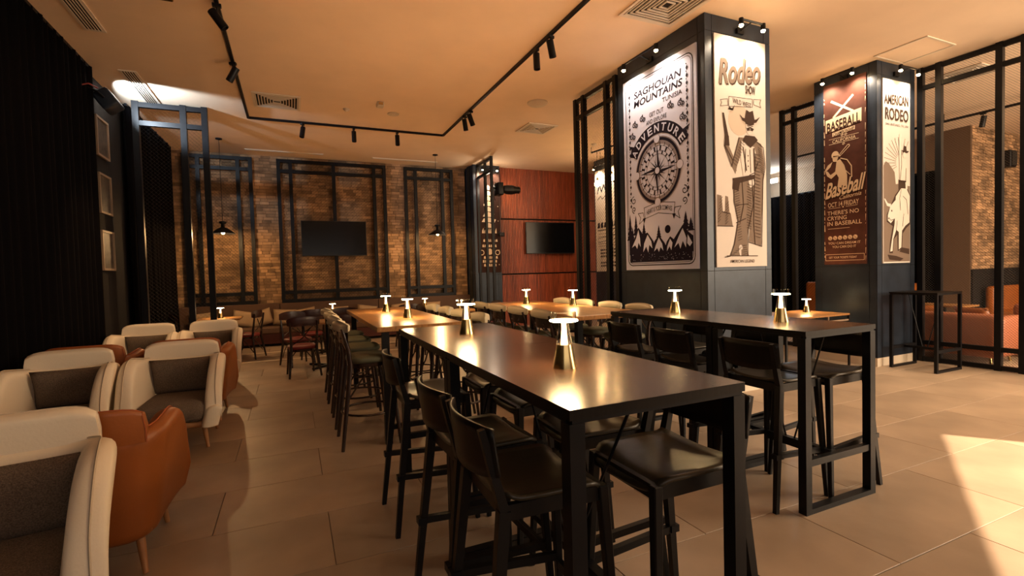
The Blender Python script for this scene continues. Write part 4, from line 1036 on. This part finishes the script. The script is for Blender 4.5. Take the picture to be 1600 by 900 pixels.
# edison bulbs on a bar near the far column
t = thing('bulb_pendant', 'black ceiling bar with hanging bare bulbs before the far pale poster', 'lamp', (6.38, 9.1, CZ))
G().bar((-.06, .38, -.12), (.06, -.38, -.12), .03, .03).obj('bar', 'steel', t)
for k, (y, z, lit) in enumerate(((.25, -.84, 1), (.12, -.70, 0), (-.28, -.80, 1))):
    G().tube([(0, y, -.12), (0, y, z+.13)], .004, 6).obj('cord', 'steel', t)
    if lit:
        G().lathe([(.02, .14), (.024, .07), (.02, .06)], 12, (0, y, z)).obj('socket', 'brass', t)
        G().lathe([(.0, .085), (.03, .065), (.07, 0), (.062, -.045), (0, -.075)], 14, (0, y, z), cap=False).obj('bulb', 'pbulb', t, smooth=True)
        l = light('POINT', 'bulb_light', (0, y, z-.09), 14, (1, .56, .22), None, shadow_soft_size=.04); l.parent = t
for a in ((-.06, .38), (.06, -.38)): G().tube([(a[0], a[1], -.12), (a[0], a[1], 0)], .006, 6).obj('hanger', 'steel', t)
# ---------------- televisions ----------------
def tv(label, loc, W, H, name='television'):
    t = thing(name, label, 'television', loc)
    G().box((-W/2, -.04, 0), (W/2, 0, H)).obj('casing', 'tvb', t, bevel=.006)
    G().box((-W/2+.012, -.044, .02), (W/2-.012, -.0405, H-.012)).obj('screen', 'tv', t)
    G().box((-.15, 0, H/2-.12), (.15, .05, H/2+.12)).obj('wall_bracket', 'steel', t)
tv('large dark television on the middle frame of the brick wall', (.955, 12.3, 1.96), 1.45, .82)
tv('dark television on the red slatted wall', (6.58, 12.0, 1.95), 1.52, .86)
# ---------------- moving-head stage light ----------------
t = thing('stage_light', 'black moving head stage light clamped to the short screen, before the red slats', 'spotlight', (4.75, 11.0, 3.48))
G().rbox((-.1, 0, 0), (.16, .3, .30), .03).obj('base', 'steel', t, smooth=50)
for s_ in (-1, 1): G().rbox((.10, s_*.15, 0), (.26, .05, .14), .02).obj('yoke_arm', 'steel', t, smooth=50)
g = G().lathe([(.0, -.16), (.09, -.15), (.115, -.08), (.115, .05), (.085, .16), (.085, .24), (.07, .25), (0, .24)], 20, cap=False)
g.v = [(v[2]+.20, v[1], v[0]*1.0) for v in g.v]; g.obj('lamp_head', 'steel', t, smooth=40)
G().bar((-.30, 0, .02), (-.12, 0, .02), .05, .05).obj('clamp', 'steel', t)
G().tube([(-.05, .1, .14), (-.2, .1, .2), (-.24, .1, 0), (-.15, .12, -.25)], .008, 6).obj('cable', 'steel', t, smooth=True)
l = light('POINT', 'column_wash', (4.62, 11.55, 3.62), 10, (1, .8, .6), None, shadow_soft_size=.05)
t = thing('wall_camera', 'small black spotlight under the stage light, on the brown poster column', 'spotlight', (5.0, 11.75, 2.45)); G().rbox((0, 0, 0), (.14, .14, .10), .02).obj('housing', 'steel', t); G().bar((0, .06, .03), (0, .15, .10), .03).obj('bracket', 'steel', t)
# ---------------- floodlight on the left wall ----------------
t = thing('floodlight', 'grey floodlight on a bracket near the ceiling between the left curtains', 'spotlight', (-2.12, 8.12, 3.86), 0)
g = G().rbox((0, 0, 0), (.20, .30, .24), .03); rm = Matrix.Rotation(R_(-35), 3, 'Y'); g.v = [tuple(rm @ Vector(v)) for v in g.v]; g.obj('housing', 'colsteel', t, smooth=50)
G().tube([(-.2, -.2, .12), (-.05, -.2, .05), (0, -.16, 0)], .014).obj('bracket_arm', 'steel', t); G().tube([(-.2, .2, .12), (-.05, .2, .05), (0, .16, 0)], .014).obj('bracket_arm', 'steel', t)
G().tube([(-.2, -.45, .02), (-.1, -.35, .10), (-.05, -.2, .10)], .01, 6).obj('cable', 'red', t, smooth=True)
light('SPOT', 'floodlight_beam', (-2.12, 8.36, 4.05), 170, (.72, .86, 1), (-1.1, 9.8, 4.62), spot_size=R_(95), spot_blend=.5, shadow_soft_size=.03)
# ---------------- wall speakers, lit panel in the side room ----------------
t = thing('wall_speaker', 'black wall speaker high on the brick pier of the side room', 'speaker', (14.25, 5.33, 3.62)); G().rbox((0, 0, 0), (.26, .2, .36), .03).obj('cabinet', 'steel', t); G().box((-.10, -.115, -.15), (.10, -.102, .15)).obj('grille', 'dark', t)
t = thing('light_panel', 'cool white lit panel high in the side room between the two poster columns', 'lamp', (13.52, 10.6, 3.95)); G().box((-.02, -.35, 0), (.05, .35, .16)).obj('housing', 'plast', t); G().box((-.03, -.32, .02), (-.021, .32, .14)).obj('lens', 'white', t)
light('POINT', 'side_glow', (12.9, 9.9, 3.8), 18, (.75, .88, 1), None, shadow_soft_size=.2)
t = thing('wall_speaker', 'black speaker under the ceiling beyond the baseball column mesh', 'speaker', (12.6, 8.3, 3.75)); G().rbox((0, 0, 0), (.3, .3, .4), .03).obj('cabinet', 'steel', t); G().tube([(0, 0, .2), (0, 0, .5)], .02).obj('bracket', 'steel', t)
# ---------------- side room furniture ----------------
def sofa(label, x0, x1, y0, y1, m, side, h=.72, name='sofa', arms=True):
    t = thing(name, label, 'sofa', ((x0+x1)/2, (y0+y1)/2, 0)); W = (x1-x0)/2; L = (y1-y0)/2
    if side == 'x':   # back toward -x
        G().rbox((-W+.09, 0, h/2+.05), (.18, 2*L, h-.10), .08, 4).obj('backrest', m, t, smooth=50)
        if arms:
            for s_ in (-1, 1): G().rbox((.06, s_*(L-.09), h/2+.03), (2*W-.12, .18, h-.14), .08, 4).obj('armrest', m, t, smooth=50)
        G().rbox((.08, 0, .28), (2*W-.2, 2*L-.36, .26), .05, 3).obj('seat', m, t, smooth=50)
    else:
        G().rbox((0, L-.09, h/2+.05), (2*W, .18, h-.10), .08, 4).obj('backrest', m, t, smooth=50)
        G().rbox((0, -.08, .28), (2*W, 2*L-.2, .26), .05, 3).obj('seat', m, t, smooth=50)
    for sx in (-1, 1):
        for sy in (-1, 1): G().tube([(sx*(W-.12), sy*(L-.12), 0), (sx*(W-.14), sy*(L-.14), .14)], .018, 8).obj('leg', 'brass', t, smooth=50)
    return t
sofa('terracotta leather sofa with its rounded back close behind the mesh screen', 8.72, 9.5, 3.35, 5.2, 'tanl', 'x', .70)
sofa('second terracotta sofa farther right in the side room behind the mesh screen', 9.75, 10.5, 1.7, 3.6, 'tanl', 'x', .80)
sofa('orange leather bench in front of the curtain in the side room', 12.3, 13.2, 6.4, 8.6, 'orange', 'x', 1.0)
sofa('orange leather bench along the brick pier of the side room', 13.2, 15.2, 4.5, 5.3, 'orange', 'y', .9)
sofa('brown red leather bench behind the low table between the two poster columns', 5.6, 6.9, 5.35, 6.1, 'bank2', 'y', .78)
for x, y, rz, m, lb in ((9.05, 4.4, 20, 'orange', 'orange cushion on the terracotta sofa behind the mesh screen, left one'), (9.05, 3.75, -15, 'orange', 'orange cushion on the terracotta sofa behind the mesh screen, right one'), (10.05, 2.8, 10, 'red', 'red cushion on the farther terracotta sofa of the side room')):
    t = thing('cushion', lb, 'cushion', (x, y, .62), R_(rz), 'cushions on the side room sofas'); G().pillow((0, 0, 0), (.34, .46, .13), 8, 8, .5, Matrix.Rotation(R_(68), 3, 'Y')).obj('cover', m, t, smooth=True, weld=True)
t = low_table('low table in the side room between the sofas', 9.7, 4.4, 0, .5, .7); 
t = thing('low_table', 'low amber table with thin metal legs between the two poster columns', 'table', (6.5, 4.72, 0))
G().box((-.66, -.38, .735), (.66, .38, .76)).obj('tabletop', 'wood2', t, bevel=.003)
for sx in (-1, 1):
    for sy in (-1, 1): G().box((sx*.65-.012, sy*.37-.012, 0), (sx*.65+.012, sy*.37+.012, .735)).obj('leg', 'legblack', t)
    G().box((-.63, sx*.37-.01, .66), (.63, sx*.37+.01, .68)).obj('rail', 'frame', t)
for x in (-.2, .2): G().box((x-.008, -.378, .68), (x+.008, -.362, .735)).obj('rail_strut', 'frame', t)
# profile spotlight, outside the frame on the ceiling: its shutters cut the hard edged patch on the floor
t = thing('profile_spotlight', 'profile spotlight on the ceiling behind the viewer, lighting the right hand floor patch', 'spotlight', (6.3, -1.6, 4.0))
aim = (Vector((4.15, .95, 0))-Vector((6.3, -1.6, 4.0))).normalized()
q = aim.to_track_quat('-Z', 'Y'); xa = q @ Vector((1, 0, 0)); ya = q @ Vector((0, 1, 0))
src = Vector((6.3, -1.6, 4.0)); D_ = .6
C0 = Vector((4.98, 2.28, 0)); da = Vector((-.87, -.49, 0)); db = Vector((.62, -.78, 0))
ap = []
for c in (C0, C0+da*2.9, C0+da*2.9+db*2.2, C0+db*2.2):
    v = c-src; ap.append(v*(D_/v.dot(aim)))
ce = sum(ap, Vector())/4
for k in range(4):
    p, q_ = ap[k], ap[(k+1) % 4]; v = [p, q_, ce+(q_-ce)*7, ce+(p-ce)*7]; v = v+[u+aim*.01 for u in v]
    G().add(v, [(0,3,2,1), (4,5,6,7), (0,1,5,4), (1,2,6,5), (2,3,7,6), (3,0,4,7)]).obj('shutter', 'dark', t)
G().bar((0, 0, .25), (0, 0, 0.02), .05).obj('hanger', 'steel', t)
light('SPOT', 'profile_beam', (6.3, -1.6, 4.0), 4200, (1, .74, .50), Vector((6.3, -1.6, 4.0))+aim, spot_size=R_(60), spot_blend=.1, shadow_soft_size=.003)
for s_, m in ():
    pass
# all objects built; drop unused meshes
